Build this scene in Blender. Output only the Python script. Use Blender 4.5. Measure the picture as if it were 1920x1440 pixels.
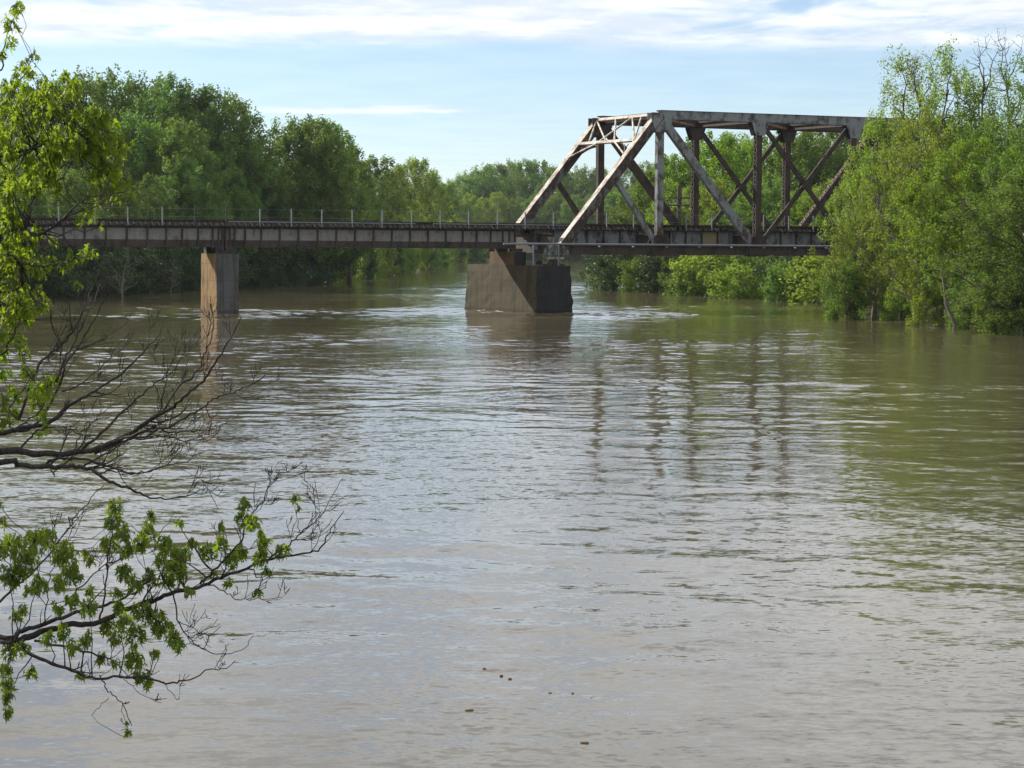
import bpy, math, random
import numpy as np
from mathutils import Vector, Matrix
R = math.radians
for o in list(bpy.data.objects): bpy.data.objects.remove(o)
scene = bpy.context.scene
col = scene.collection

# ------------------------------------------------------------------ camera
CAM_H = 4.79
PITCH = math.atan((720 - 457.7) / 4462.0)
ROLL = 0.007
cam = bpy.data.cameras.new('camera')
cam.sensor_width = 36.0
cam.lens = 4462.0 / 1920.0 * 36.0
cam.clip_start = 0.5
cam.clip_end = 9000
camo = bpy.data.objects.new('camera', cam); col.objects.link(camo)
camo.matrix_world = (Matrix.Translation((0, 0, CAM_H)) @ Matrix.Rotation(math.pi/2 - PITCH, 4, 'X') @ Matrix.Rotation(ROLL, 4, 'Z'))
scene.camera = camo

# ------------------------------------------------------------------ light
SUN_AZ = math.atan2(-1.506, 1.05)          # clockwise from +Y
SUN_EL = R(28.5)
world = bpy.data.worlds.new('World'); scene.world = world; world.use_nodes = True
wt = world.node_tree; wt.nodes.clear()
def wn(t, **k):
    n = wt.nodes.new(t)
    for a, b in k.items(): setattr(n, a, b)
    return n
def wmath(op, a, b=None, c=None, clamp=False):
    n = wn('ShaderNodeMath', operation=op); n.use_clamp = clamp
    for i, v in enumerate((a, b, c)):
        if v is None: continue
        if isinstance(v, (int, float)): n.inputs[i].default_value = v
        else: wt.links.new(v, n.inputs[i])
    return n.outputs[0]
def wramp(v, lo, hi):
    n = wn('ShaderNodeMapRange', interpolation_type='SMOOTHSTEP')
    wt.links.new(v, n.inputs[0]); n.inputs[1].default_value = lo; n.inputs[2].default_value = hi
    return n.outputs[0]
sky = wn('ShaderNodeTexSky', sky_type='NISHITA'); sky.sun_disc = False
sky.sun_elevation = SUN_EL; sky.sun_rotation = SUN_AZ % (2*math.pi)
sky.altitude = 150; sky.air_density = 0.75; sky.dust_density = 0.25; sky.ozone_density = 3.0
tc = wn('ShaderNodeTexCoord'); sep = wn('ShaderNodeSeparateXYZ'); wt.links.new(tc.outputs['Generated'], sep.inputs[0])
zc = wmath('MAXIMUM', sep.outputs[2], 0.012)
cx = wmath('DIVIDE', sep.outputs[0], zc); cy = wmath('DIVIDE', sep.outputs[1], zc)
comb = wn('ShaderNodeCombineXYZ'); wt.links.new(cx, comb.inputs[0]); wt.links.new(cy, comb.inputs[1])
def wnoise(scale, detail, rough, off=(0, 0, 0), stretch=(1, 1, 1), rot=0, dist=0.0):
    mp = wn('ShaderNodeMapping'); mp.inputs[1].default_value = off; mp.inputs[2].default_value = (0, 0, rot); mp.inputs[3].default_value = stretch
    wt.links.new(comb.outputs[0], mp.inputs[0])
    n = wn('ShaderNodeTexNoise'); n.inputs['Scale'].default_value = scale; n.inputs['Detail'].default_value = detail
    n.inputs['Roughness'].default_value = rough; n.inputs['Distortion'].default_value = dist
    wt.links.new(mp.outputs[0], n.inputs['Vector']); return n.outputs[0]
n1 = wnoise(2.2, 7, 0.60, (3.1, 1.7, 0), (1, 0.42, 1), R(24), 0.5)     # the high cloud sheet: rows of small puffs
n2 = wnoise(0.5, 3, 0.5, (1.4, 7.7, 4), (1, 1, 1), 0)
cov = wmath('ADD', wmath('MULTIPLY', n1, 0.58), wmath('MULTIPLY', n2, 0.68))
edge = wmath('ADD', cy, wmath('MULTIPLY', wmath('SUBTRACT', n2, 0.5), 1.6))
edge = wmath('ADD', edge, wmath('MULTIPLY', wmath('SUBTRACT', n1, 0.5), 1.4))
layer = wmath('SUBTRACT', 1.0, wramp(edge, 11.4, 12.6))                # the sheet ends towards the horizon
cl = wmath('MULTIPLY', wramp(cov, 0.45, 0.66), layer)
# one long thin bar of cloud low over the trees
az = wmath('DIVIDE', sep.outputs[0], sep.outputs[1]); el = wmath('DIVIDE', sep.outputs[2], sep.outputs[1])
nb = wnoise(0.9, 4, 0.6, (9, 2, 1))
elb = wmath('ADD', el, wmath('MULTIPLY', wmath('SUBTRACT', nb, 0.5), 0.006))
bar = wmath('MULTIPLY', wramp(elb, 0.0530, 0.0550), wmath('SUBTRACT', 1.0, wramp(elb, 0.0550, 0.0582)))
bar = wmath('MULTIPLY', bar, wmath('MULTIPLY', wramp(az, -0.118, -0.085), wmath('SUBTRACT', 1.0, wramp(az, -0.035, 0.002))))
bar = wmath('MULTIPLY', bar, wramp(sep.outputs[1], 0.0, 0.1))
cl = wmath('MAXIMUM', cl, wmath('MULTIPLY', bar, 0.75))
cl = wmath('ADD', wmath('MULTIPLY', cl, 0.84), 0.15)               # thin high veil everywhere
cl = wmath('MULTIPLY', cl, wramp(sep.outputs[2], 0.0, 0.03), None, True)
shade = wnoise(1.6, 6, 0.62, (5, 5, 2), (1, .6, 1))
ccol = wn('ShaderNodeMix', data_type='RGBA'); ccol.inputs[6].default_value = (6.0, 6.6, 7.4, 1); ccol.inputs[7].default_value = (8.5, 8.6, 8.7, 1)
wt.links.new(wramp(shade, 0.35, 0.62), ccol.inputs[0])
mixc = wn('ShaderNodeMix', data_type='RGBA'); wt.links.new(wmath('MULTIPLY', cl, 0.93), mixc.inputs[0])
wt.links.new(sky.outputs[0], mixc.inputs[6]); wt.links.new(ccol.outputs[2], mixc.inputs[7])
bg = wn('ShaderNodeBackground'); bg.inputs[1].default_value = 0.092
wt.links.new(mixc.outputs[2], bg.inputs[0])
wo = wn('ShaderNodeOutputWorld'); wt.links.new(bg.outputs[0], wo.inputs[0])

sun = bpy.data.lights.new('sun', 'SUN'); sun.energy = 4.5; sun.angle = R(0.53); sun.color = (1.0, 0.94, 0.83)
suno = bpy.data.objects.new('sun', sun); col.objects.link(suno)
sd = Vector((math.cos(SUN_EL)*math.sin(SUN_AZ), math.cos(SUN_EL)*math.cos(SUN_AZ), math.sin(SUN_EL)))
suno.rotation_euler = sd.to_track_quat('Z', 'Y').to_euler()
vs = scene.view_settings
vs.view_transform = 'Standard'; vs.look = 'None'; vs.exposure = 0.54; vs.gamma = 1.0; vs.use_curve_mapping = False

# ------------------------------------------------------------------ helpers
def tag(o, label=None, cat=None, group=None, kind=None):
    if label: o['label'] = label
    if cat: o['category'] = cat
    if group: o['group'] = group
    if kind: o['kind'] = kind
    return o
def empty(name, loc, rz=0):
    o = bpy.data.objects.new(name, None); col.objects.link(o); o.location = loc; o.rotation_euler = (0, 0, rz)
    o.empty_display_size = 0.3
    return o
def ray(px, py):
    x = (px-960)/4462.0; y = -(py-720)/4462.0
    c, s = math.cos(ROLL), math.sin(ROLL); x, y = c*x-s*y, s*x+c*y
    return np.array([x, math.cos(PITCH)+y*math.sin(PITCH), -math.sin(PITCH)+y*math.cos(PITCH)])
def at(px, py, Y):
    """place in the world seen at a photo pixel, Y metres ahead"""
    r = ray(px, py); r = r/r[1]*Y
    return np.array([r[0], r[1], CAM_H+r[2]])
class MB:
    def __init__(s): s.v = []; s.f = []; s.m = []
    def add(s, vs, fs, m=0):
        b = len(s.v); s.v += [tuple(v) for v in vs]; s.f += [tuple(b+i for i in f) for f in fs]; s.m += [m]*len(fs)
    def box(s, x0, x1, y0, y1, z0, z1, m=0):
        s.add([(x0,y0,z0),(x1,y0,z0),(x1,y1,z0),(x0,y1,z0),(x0,y0,z1),(x1,y0,z1),(x1,y1,z1),(x0,y1,z1)],
              [(0,3,2,1),(4,5,6,7),(0,1,5,4),(1,2,6,5),(2,3,7,6),(3,0,4,7)], m)
    def beam(s, p0, p1, w, h, side=(0, 1, 0), m=0):
        """box from p0 to p1, w along 'side', h across it"""
        p0, p1 = Vector(p0), Vector(p1); d = (p1-p0).normalized(); sd_ = Vector(side); sd_ = (sd_-d*sd_.dot(d)).normalized(); up = sd_.cross(d).normalized()
        vs = []
        for p in (p0, p1):
            for a, b in ((-1,-1),(1,-1),(1,1),(-1,1)): vs.append(p+sd_*(a*w/2)+up*(b*h/2))
        s.add(vs, [(0,1,2,3),(7,6,5,4),(0,4,5,1),(1,5,6,2),(2,6,7,3),(3,7,4,0)], m)
    def tube(s, pts, rad, n=6, m=0):
        pts = [Vector(p) for p in pts]; b = len(s.v); K = len(pts)
        ref = Vector((0.31, 0.17, 0.93))
        for i, p in enumerate(pts):
            d = (pts[min(i+1, K-1)]-pts[max(i-1, 0)])
            d = d.normalized() if d.length > 1e-9 else Vector((0, 0, 1))
            if abs(d.dot(ref)) > 0.97: ref = Vector((0.9, 0.1, 0.2))
            e = d.cross(ref).normalized(); g = d.cross(e)
            r = rad[i] if hasattr(rad, '__len__') else rad
            for k in range(n):
                a = 2*math.pi*k/n; s.v.append(tuple(p+e*(math.cos(a)*r)+g*(math.sin(a)*r)))
        for i in range(K-1):
            for k in range(n):
                s.f.append((b+i*n+k, b+i*n+(k+1) % n, b+(i+1)*n+(k+1) % n, b+(i+1)*n+k)); s.m.append(m)
        s.f.append(tuple(b+k for k in range(n))[::-1]); s.m.append(m)
        s.f.append(tuple(b+(K-1)*n+k for k in range(n))); s.m.append(m)
    def build(s, name, mats, parent=None, off=(0, 0, 0), smooth=False):
        me = bpy.data.meshes.new(name)
        if any(off): s.v = [(v[0]-off[0], v[1]-off[1], v[2]-off[2]) for v in s.v]
        me.from_pydata(s.v, [], s.f)
        if not isinstance(mats, (list, tuple)): mats = [mats]
        for m in mats: me.materials.append(m)
        if len(mats) > 1: me.polygons.foreach_set('material_index', s.m)
        if smooth: me.polygons.foreach_set('use_smooth', [True]*len(me.polygons))
        me.update()
        o = bpy.data.objects.new(name, me); col.objects.link(o)
        if parent: o.parent = parent
        return o

# ------------------------------------------------------------------ materials
class Mat:
    def __init__(s, name):
        s.mat = bpy.data.materials.new(name); s.mat.use_nodes = True; s.t = s.mat.node_tree; s.t.nodes.clear()
        s.out = s.t.nodes.new('ShaderNodeOutputMaterial'); s.tc = s.t.nodes.new('ShaderNodeTexCoord')
        s.geo = s.t.nodes.new('ShaderNodeNewGeometry')
    def n(s, t, **k):
        n = s.t.nodes.new(t)
        for a, b in k.items(): setattr(n, a, b)
        return n
    def set(s, sock, v):
        if v is None: return
        if hasattr(v, 'is_output'): s.t.links.new(v, sock)
        elif isinstance(v, (tuple, list)) and len(v) == 3 and sock.type == 'RGBA': sock.default_value = (*v, 1)
        else: sock.default_value = v
    def noise(s, scale, detail=3, rough=0.55, stretch=(1, 1, 1), rot=(0, 0, 0), vec=None, dist=0.0, off=(0, 0, 0)):
        mp = s.n('ShaderNodeMapping'); mp.inputs[1].default_value = off; mp.inputs[2].default_value = rot; mp.inputs[3].default_value = stretch
        s.set(mp.inputs[0], vec if vec is not None else s.tc.outputs['Object'])
        n = s.n('ShaderNodeTexNoise'); s.set(n.inputs['Vector'], mp.outputs[0]); n.inputs['Scale'].default_value = scale
        n.inputs['Detail'].default_value = detail; n.inputs['Roughness'].default_value = rough; n.inputs['Distortion'].default_value = dist
        return n.outputs[0]
    def math(s, op, a, b=None, c=None, clamp=False):
        n = s.n('ShaderNodeMath', operation=op); n.use_clamp = clamp
        for i, v in enumerate((a, b, c)): s.set(n.inputs[i], v)
        return n.outputs[0]
    def ramp(s, v, lo, hi, a=0.0, b=1.0):
        n = s.n('ShaderNodeMapRange', interpolation_type='SMOOTHSTEP'); s.set(n.inputs[0], v)
        for i, q in enumerate((lo, hi, a, b)): n.inputs[1+i].default_value = q
        return n.outputs[0]
    def mix(s, f, a, b, blend='MIX'):
        n = s.n('ShaderNodeMix', data_type='RGBA', blend_type=blend); s.set(n.inputs[0], f); s.set(n.inputs[6], a); s.set(n.inputs[7], b)
        return n.outputs[2]
    def bump(s, h, strength=1.0, dist=1.0, normal=None):
        n = s.n('ShaderNodeBump'); n.inputs['Strength'].default_value = strength; n.inputs['Distance'].default_value = dist
        s.set(n.inputs['Height'], h); s.set(n.inputs['Normal'], normal); return n.outputs[0]
    def pbsdf(s, color, rough=0.7, spec=0.3, normal=None, ior=None, metal=None):
        n = s.n('ShaderNodeBsdfPrincipled'); s.set(n.inputs['Base Color'], color); s.set(n.inputs['Roughness'], rough)
        n.inputs['Specular IOR Level'].default_value = spec
        if ior: n.inputs['IOR'].default_value = ior
        if metal is not None: s.set(n.inputs['Metallic'], metal)
        s.set(n.inputs['Normal'], normal); return n
    def end(s, shader):
        s.t.links.new(shader if hasattr(shader, 'is_output') else shader.outputs[0], s.out.inputs[0]); return s.mat
def steel(name, paint, rust, lo, hi, streak=True):
    m = Mat(name); g = m.geo.outputs['Position']
    a = m.noise(1.2, 7, 0.72, (1, 1, 1), vec=g); b = m.noise(2.6, 5, 0.7, (1, 1, 0.25), vec=g, off=(4, 2, 1))
    f = m.ramp(m.math('ADD', m.math('MULTIPLY', a, 0.55), m.math('MULTIPLY', b, 0.45)), lo, hi)
    fine = m.noise(14, 3, 0.6, vec=g)
    p = m.mix(m.ramp(fine, 0.3, 0.7), tuple(c*0.78 for c in paint), tuple(c*1.12 for c in paint))
    r2 = m.mix(m.ramp(m.noise(6, 4, 0.6, vec=g, off=(7, 1, 3)), 0.35, 0.65), rust, tuple(c*0.45 for c in rust))
    return m.end(m.pbsdf(m.mix(f, p, r2), m.ramp(fine, 0.2, 0.8, 0.5, 0.8), 0.3, m.bump(fine, 0.3, 0.01)))
M = {}
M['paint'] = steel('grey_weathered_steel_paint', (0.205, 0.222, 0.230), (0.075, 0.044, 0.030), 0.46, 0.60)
M['paint_rusty'] = steel('rusty_grey_steel_paint', (0.15, 0.145, 0.14), (0.060, 0.038, 0.026), 0.40, 0.54)
M['paint_pale'] = steel('pale_weathered_steel_paint', (0.47, 0.42, 0.36), (0.19, 0.12, 0.08), 0.45, 0.59)
M['web'] = steel('girder_web_paint', (0.225, 0.215, 0.200), (0.105, 0.070, 0.050), 0.47, 0.68)
M['web_ochre'] = steel('girder_web_ochre_paint', (0.30, 0.24, 0.14), (0.10, 0.06, 0.03), 0.52, 0.66)
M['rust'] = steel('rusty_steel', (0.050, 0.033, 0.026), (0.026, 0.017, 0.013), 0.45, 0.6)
M['rust_red'] = steel('bright_rusty_steel', (0.24, 0.115, 0.065), (0.09, 0.045, 0.03), 0.47, 0.62)
M['flange'] = steel('rusty_flange', (0.062, 0.047, 0.038), (0.032, 0.022, 0.017), 0.45, 0.62)
M['galv'] = steel('galvanised_steel', (0.21, 0.225, 0.24), (0.15, 0.17, 0.14), 0.60, 0.75)
M['pipe'] = steel('pale_pipe', (0.20, 0.215, 0.23), (0.2, 0.17, 0.14), 0.60, 0.75)
def concrete(name, base, stain, dark, amount):
    m = Mat(name); g = m.geo.outputs['Position']
    st = m.noise(2.4, 5, 0.65, (1, 1, 0.10), vec=g, dist=0.4); b = m.noise(0.8, 5, 0.6, vec=g, off=(3, 8, 1)); fine = m.noise(11, 4, 0.65, vec=g)
    c = m.mix(m.ramp(m.math('ADD', m.math('MULTIPLY', st, 0.6), m.math('MULTIPLY', b, 0.4)), 0.5-amount, 0.62-amount*0.5), base, stain)
    st2 = m.noise(2.1, 4, 0.6, (1, 1, 0.07), vec=g, off=(11, 3, 2))
    c = m.mix(m.math('MULTIPLY', m.ramp(m.math('ADD', m.math('MULTIPLY', st2, 0.65), m.math('MULTIPLY', b, 0.4)), 0.5, 0.68), 0.8), c, dark)
    run = m.noise(1.7, 4, 0.6, (1, 1, 0.03), vec=g, off=(2, 19, 5))
    c = m.mix(m.math('MULTIPLY', m.ramp(run, 0.54, 0.62), 0.7), c, dark)
    c = m.mix(m.ramp(fine, 0.3, 0.75, 0.0, 0.35), c, tuple(k*0.55 for k in base))
    sp = m.n('ShaderNodeSeparateXYZ'); m.set(sp.inputs[0], g)
    ln = m.math('FRACT', m.math('DIVIDE', m.math('ADD', sp.outputs[2], m.math('MULTIPLY', b, 0.06)), 1.12))
    c = m.mix(m.math('MULTIPLY', m.math('SUBTRACT', 1.0, m.ramp(ln, 0.0, 0.05)), 0.6), c, dark)                     # lift joints of the pours
    wet = m.math('SUBTRACT', 1.0, m.ramp(m.math('ADD', sp.outputs[2], m.math('MULTIPLY', b, 0.25)), 0.25, 0.45))   # water-soaked foot
    c = m.mix(m.math('MULTIPLY', wet, 0.6), c, tuple(k*0.25 for k in base))
    return m.end(m.pbsdf(c, 0.85, 0.25, m.bump(m.math('ADD', fine, m.math('MULTIPLY', b, 0.6)), 0.7, 0.03)))
M['conc_rust'] = concrete('rust_streaked_concrete', (0.250, 0.160, 0.066), (0.190, 0.088, 0.028), (0.055, 0.028, 0.012), 0.03)
M['conc_seat'] = concrete('brown_stained_concrete', (0.11, 0.070, 0.036), (0.10, 0.050, 0.024), (0.06, 0.035, 0.02), 0.05)
M['conc_grey'] = concrete('grey_concrete', (0.105, 0.105, 0.104), (0.085, 0.068, 0.05), (0.035, 0.042, 0.038), 0.02)
M['conc_old'] = concrete('old_mossy_concrete', (0.056, 0.045, 0.020), (0.058, 0.033, 0.013), (0.008, 0.009, 0.005), 0.0)
M['conc_shade'] = concrete('shade_side_concrete', (0.027, 0.028, 0.028), (0.020, 0.020, 0.020), (0.02, 0.02, 0.019), 0.02)  # pier concrete with the shade of its unlit faces put into the colour
def simple(name, a, b, scale, stretch=(1, 1, 1), rough=0.85, bump=0.02):
    m = Mat(name); n = m.noise(scale, 5, 0.65, stretch)
    return m.end(m.pbsdf(m.mix(m.ramp(n, 0.3, 0.7), a, b), rough, 0.2, m.bump(n, 0.6, bump)))
M['tie'] = simple('creosoted_timber', (0.014, 0.012, 0.010), (0.030, 0.025, 0.021), 9, (1, 6, 1))
M['tie_end'] = simple('weathered_tie_end', (0.025, 0.021, 0.018), (0.10, 0.088, 0.075), 14)
M['rail'] = simple('worn_rail_steel', (0.05, 0.035, 0.028), (0.09, 0.065, 0.05), 8, rough=0.5)
M['bark'] = simple('grey_brown_bark', (0.055, 0.045, 0.036), (0.13, 0.11, 0.09), 7, (1, 1, 0.2))
M['bark_dark'] = simple('dark_damp_bark', (0.022, 0.019, 0.017), (0.06, 0.052, 0.045), 26, (1, 1, 0.4), bump=0.006)
M['bark_pale'] = simple('pale_grey_bark', (0.12, 0.105, 0.085), (0.24, 0.21, 0.17), 7, (1, 1, 0.2))
M['pole'] = simple('weathered_pole_timber', (0.045, 0.036, 0.03), (0.09, 0.075, 0.06), 6, (1, 1, 0.1))
M['drift'] = simple('wet_bark_scrap', (0.07, 0.045, 0.02), (0.14, 0.10, 0.05), 20)
M['soil'] = simple('bank_soil', (0.05, 0.042, 0.028), (0.055, 0.07, 0.025), 0.4)
def leafmat(name, a, b, tr, gloss=0.22, thin=0.48):
    m = Mat(name)
    at_ = m.n('ShaderNodeAttribute', attribute_name='tint'); oi = m.n('ShaderNodeObjectInfo')
    c = m.mix(at_.outputs['Fac'], a, b)
    hs = m.n('ShaderNodeHueSaturation')
    m.set(hs.inputs['Hue'], m.math('ADD', 0.485, m.math('MULTIPLY', oi.outputs['Random'], 0.03)))
    m.set(hs.inputs['Value'], m.math('ADD', 0.82, m.math('MULTIPLY', oi.outputs['Random'], 0.36)))
    m.set(hs.inputs['Color'], c); c = hs.outputs[0]
    d = m.pbsdf(c, 0.52, gloss)
    t = m.n('ShaderNodeBsdfTranslucent'); m.set(t.inputs[0], m.mix(1.0, c, tr, 'MULTIPLY'))
    mx = m.n('ShaderNodeMixShader'); mx.inputs[0].default_value = thin
    m.t.links.new(d.outputs[0], mx.inputs[1]); m.t.links.new(t.outputs[0], mx.inputs[2])
    return m.end(mx)
M['leaf_far'] = leafmat('forest_leaf', (0.076, 0.132, 0.030), (0.145, 0.225, 0.048), (1.6, 1.6, 0.8))
M['leaf_dark'] = leafmat('dark_forest_leaf', (0.068, 0.120, 0.032), (0.120, 0.190, 0.046), (1.6, 1.6, 0.8))
M['leaf_shrub_shade'] = leafmat('shade_dark_shrub_leaf', (0.030, 0.058, 0.020), (0.062, 0.100, 0.030), (1.3, 1.4, 0.8), 0.25, 0.28)  # shade under the overhanging canopy put into a darker, less translucent leaf
M['leaf_yel'] = leafmat('willow_leaf', (0.115, 0.172, 0.034), (0.195, 0.260, 0.050), (1.7, 1.7, 0.7), 0.22, 0.55)
M['leaf_lime'] = leafmat('lime_green_leaf', (0.095, 0.180, 0.024), (0.165, 0.265, 0.038), (1.7, 1.7, 0.6), 0.22, 0.55)
M['leaf_maple'] = leafmat('maple_leaf', (0.080, 0.140, 0.022), (0.135, 0.210, 0.034), (2.6, 2.4, 0.6), 0.35, 0.6)

# ------------------------------------------------------------------ river
BRIDGE_YAW = R(25.8); BO = np.array([10.378, 170.0])
BA = np.array([math.cos(BRIDGE_YAW), math.sin(BRIDGE_YAW)]); BC = np.array([-BA[1], BA[0]])
def bw(u, v, z=0.0):
    p = BO+BA*u+BC*v; return (float(p[0]), float(p[1]), z)
def water_mat():
    m = Mat('muddy_river_water'); g = m.geo.outputs['Position']
    flow = R(-8)
    big = m.noise(0.055, 3, 0.55, (1, 0.55, 1), (0, 0, flow), g)
    patch = m.ramp(big, 0.36, 0.64, 0.25, 1.0)
    boil = m.noise(0.22, 3, 0.5, (1, 0.7, 1), (0, 0, flow), g, 1.2, (13, 4, 0))
    sw = m.noise(0.42, 2, 0.5, (0.8, 1.2, 1), (0, 0, flow), g, 0.8)
    h = m.math('ADD', m.math('MULTIPLY', sw, 0.02), m.math('MULTIPLY', boil, 0.07))
    # broken water and foam at the feet of the piers
    foam = None
    for (u, v, ru, rv) in ((-31.5, 3.2, 4.5, 2.4), (-10.4, 2.0, 3.4, 7.5), (-6.5, -1.6, 3.0, 1.2), (-6.4, -1.9, 2.0, 1.0)):
        mp = m.n('ShaderNodeMapping', vector_type='TEXTURE'); mp.inputs[1].default_value = bw(u, v); mp.inputs[2].default_value = (0, 0, BRIDGE_YAW); mp.inputs[3].default_value = (ru, rv, 50)
        m.set(mp.inputs[0], g); ln = m.n('ShaderNodeVectorMath', operation='LENGTH'); m.set(ln.inputs[0], mp.outputs[0])
        q = m.ramp(ln.outputs['Value'], 1.0, 0.2) if False else m.math('SUBTRACT', 1.0, m.ramp(ln.outputs['Value'], 0.25, 1.0))
        foam = q if foam is None else m.math('MAXIMUM', foam, q)
    ch = m.noise(2.6, 4, 0.65, (0.7, 1.2, 1), (0, 0, flow), g, 0.6, (1, 5, 0))
    h = m.math('ADD', h, m.math('MULTIPLY', m.math('MULTIPLY', ch, 0.10), foam))
    # ripples: slope fields at several sizes, rougher in patches
    slope = None
    for sc, amp, st, o_, dist in ((2.6, 0.05, (0.75, 1.3, 1), (8, 2, 0), .6), (8.0, 0.15, (0.7, 1.3, 1), (1, 6, 0), .3), (24.0, 0.08, (0.7, 1.3, 1), (4, 4, 0), .2)):
        mp = m.n('ShaderNodeMapping'); mp.inputs[1].default_value = o_; mp.inputs[2].default_value = (0, 0, flow); mp.inputs[3].default_value = st; m.set(mp.inputs[0], g)
        tx = m.n('ShaderNodeTexNoise'); m.set(tx.inputs['Vector'], mp.outputs[0]); tx.inputs['Scale'].default_value = sc; tx.inputs['Detail'].default_value = 1.5; tx.inputs['Distortion'].default_value = dist
        sb = m.n('ShaderNodeVectorMath', operation='SUBTRACT'); m.set(sb.inputs[0], tx.outputs['Color']); sb.inputs[1].default_value = (.5, .5, .5)
        ml = m.n('ShaderNodeVectorMath', operation='MULTIPLY'); m.set(ml.inputs[0], sb.outputs[0]); ml.inputs[1].default_value = (amp*.7, amp*1.3, 0)
        if slope is None: slope = ml.outputs[0]
        else:
            ad = m.n('ShaderNodeVectorMath', operation='ADD'); m.set(ad.inputs[0], slope); m.set(ad.inputs[1], ml.outputs[0]); slope = ad.outputs[0]
    sl = m.n('ShaderNodeVectorMath', operation='SCALE'); m.set(sl.inputs[0], slope); m.set(sl.inputs['Scale'], m.math('ADD', patch, m.math('MULTIPLY', foam, 0.9)))
    bn = m.n('ShaderNodeVectorMath', operation='ADD'); m.set(bn.inputs[0], m.bump(h, 1.0, 1.0)); m.set(bn.inputs[1], sl.outputs[0])
    nz = m.n('ShaderNodeVectorMath', operation='NORMALIZE'); m.set(nz.inputs[0], bn.outputs[0])
    fk = m.ramp(m.math('ADD', m.noise(1.1, 5, 0.75, (0.7, 0.9, 1), (0, 0, flow), g, 0.5), m.math('MULTIPLY', foam, 0.21)), 0.72, 0.80)
    fk = m.math('MULTIPLY', fk, m.ramp(foam, 0.05, 0.4))
    silt = m.noise(0.16, 4, 0.6, (1, 0.4, 1), (0, 0, flow), g, 1.0, (2, 7, 0))
    c = m.mix(m.ramp(silt, 0.3, 0.7), (0.088, 0.070, 0.039), (0.114, 0.093, 0.057))
    c = m.mix(fk, c, (0.72, 0.70, 0.66))
    return m.end(m.pbsdf(c, m.math('ADD', 0.045, m.math('MULTIPLY', fk, 0.6)), 0.5, nz.outputs[0], ior=1.33))
M['water'] = water_mat()
def river_mesh():
    """one sheet to the horizon, with real waves where the river lies before the bridge"""
    rg = np.random.RandomState(9); ys = [15.0]
    while ys[-1] < 330: ys.append(ys[-1]+.115+.0011*ys[-1])
    n_in = len(ys); ys = np.array([-120.0, 0.0]+ys+[340, 360, 400, 470, 600, 800, 1200, 2200, 5000.0]); NC = 430
    tx = np.linspace(-.262, .262, NC); X = np.empty((len(ys), NC+2)); yy = np.clip(ys, 15, 330)
    X[:, 1:-1] = tx[None, :]*yy[:, None]; X[:, 0] = -3000; X[:, -1] = 3000; Y = np.repeat(ys[:, None], NC+2, 1)
    Z = np.zeros_like(X); row = np.gradient(np.clip(ys, 15, 330)); row[row < .05] = 9
    patch = np.zeros_like(X)
    for _ in range(9):
        lam = rg.uniform(9, 40); th = rg.normal(math.pi/2, .8); k = 2*math.pi/lam; patch += np.sin(k*(X*math.cos(th)*1.6+Y*math.sin(th)*.55)+rg.uniform(0, 6.28))
    patch = np.clip(.70+.30*patch/2.1*1.5, .18, 1.45)
    calm = np.clip((Y-28)/100, 0, 1)*.72+.32
    for (u, v, r, g) in ((-31.2, 3.5, 5.5, 1.5), (-9, 1.0, 7.5, 1.2), (-4, -4, 9, .7), (-27, 0, 8, .7)):
        q = bw(u, v); calm += g*np.exp(-((X-q[0])**2+((Y-q[1])*.6)**2)/r**2)
    N = 76
    for i in range(N):
        lam = .65*(7.0/.65)**((i+rg.rand())/N); k = 2*math.pi/lam; th = rg.normal(math.pi*.5, .7+.5*(lam < 2)); sl = .046*math.sqrt(2/N)*(1.15 if lam < 2.5 else .5)
        w = np.clip((lam/row-2.2)/2.0, 0, 1)
        Z += (w[:, None]*sl/k)*np.sin(k*(X*math.cos(th)+Y*math.sin(th))+rg.uniform(0, 6.28))
    Z *= patch*calm; fade = np.zeros(NC+2); fade[1:-1] = np.clip((.262-np.abs(tx))/.012, 0, 1)
    Z *= fade[None, :]*np.clip((330-Y)/60, 0, 1)*(Y > 14)
    V = np.stack([X, Y, Z], -1).reshape(-1, 3).astype(np.float32); nr, nc = len(ys), NC+2
    i, j = np.meshgrid(np.arange(nr-1), np.arange(nc-1), indexing='ij'); q = (i*nc+j).ravel(); F = np.stack([q, q+1, q+nc+1, q+nc], 1).astype(np.int32)
    me = bpy.data.meshes.new('river'); me.vertices.add(len(V)); me.vertices.foreach_set('co', V.ravel())
    me.loops.add(F.size); me.loops.foreach_set('vertex_index', F.ravel()); me.polygons.add(len(F))
    me.polygons.foreach_set('loop_start', np.arange(0, F.size, 4, dtype=np.int32)); me.polygons.foreach_set('loop_total', np.full(len(F), 4, np.int32))
    me.polygons.foreach_set('use_smooth', np.ones(len(F), bool)); me.materials.append(M['water']); me.update(calc_edges=True)
    o = bpy.data.objects.new('river', me); col.objects.link(o); return o
tag(river_mesh(), kind='structure')
mb = MB(); mb.add([(-3000, -120, -4), (3000, -120, -4), (3000, 5000, -4), (-3000, 5000, -4)], [(0, 1, 2, 3)])
tag(mb.build('river_bed', M['soil']), kind='structure')

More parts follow.
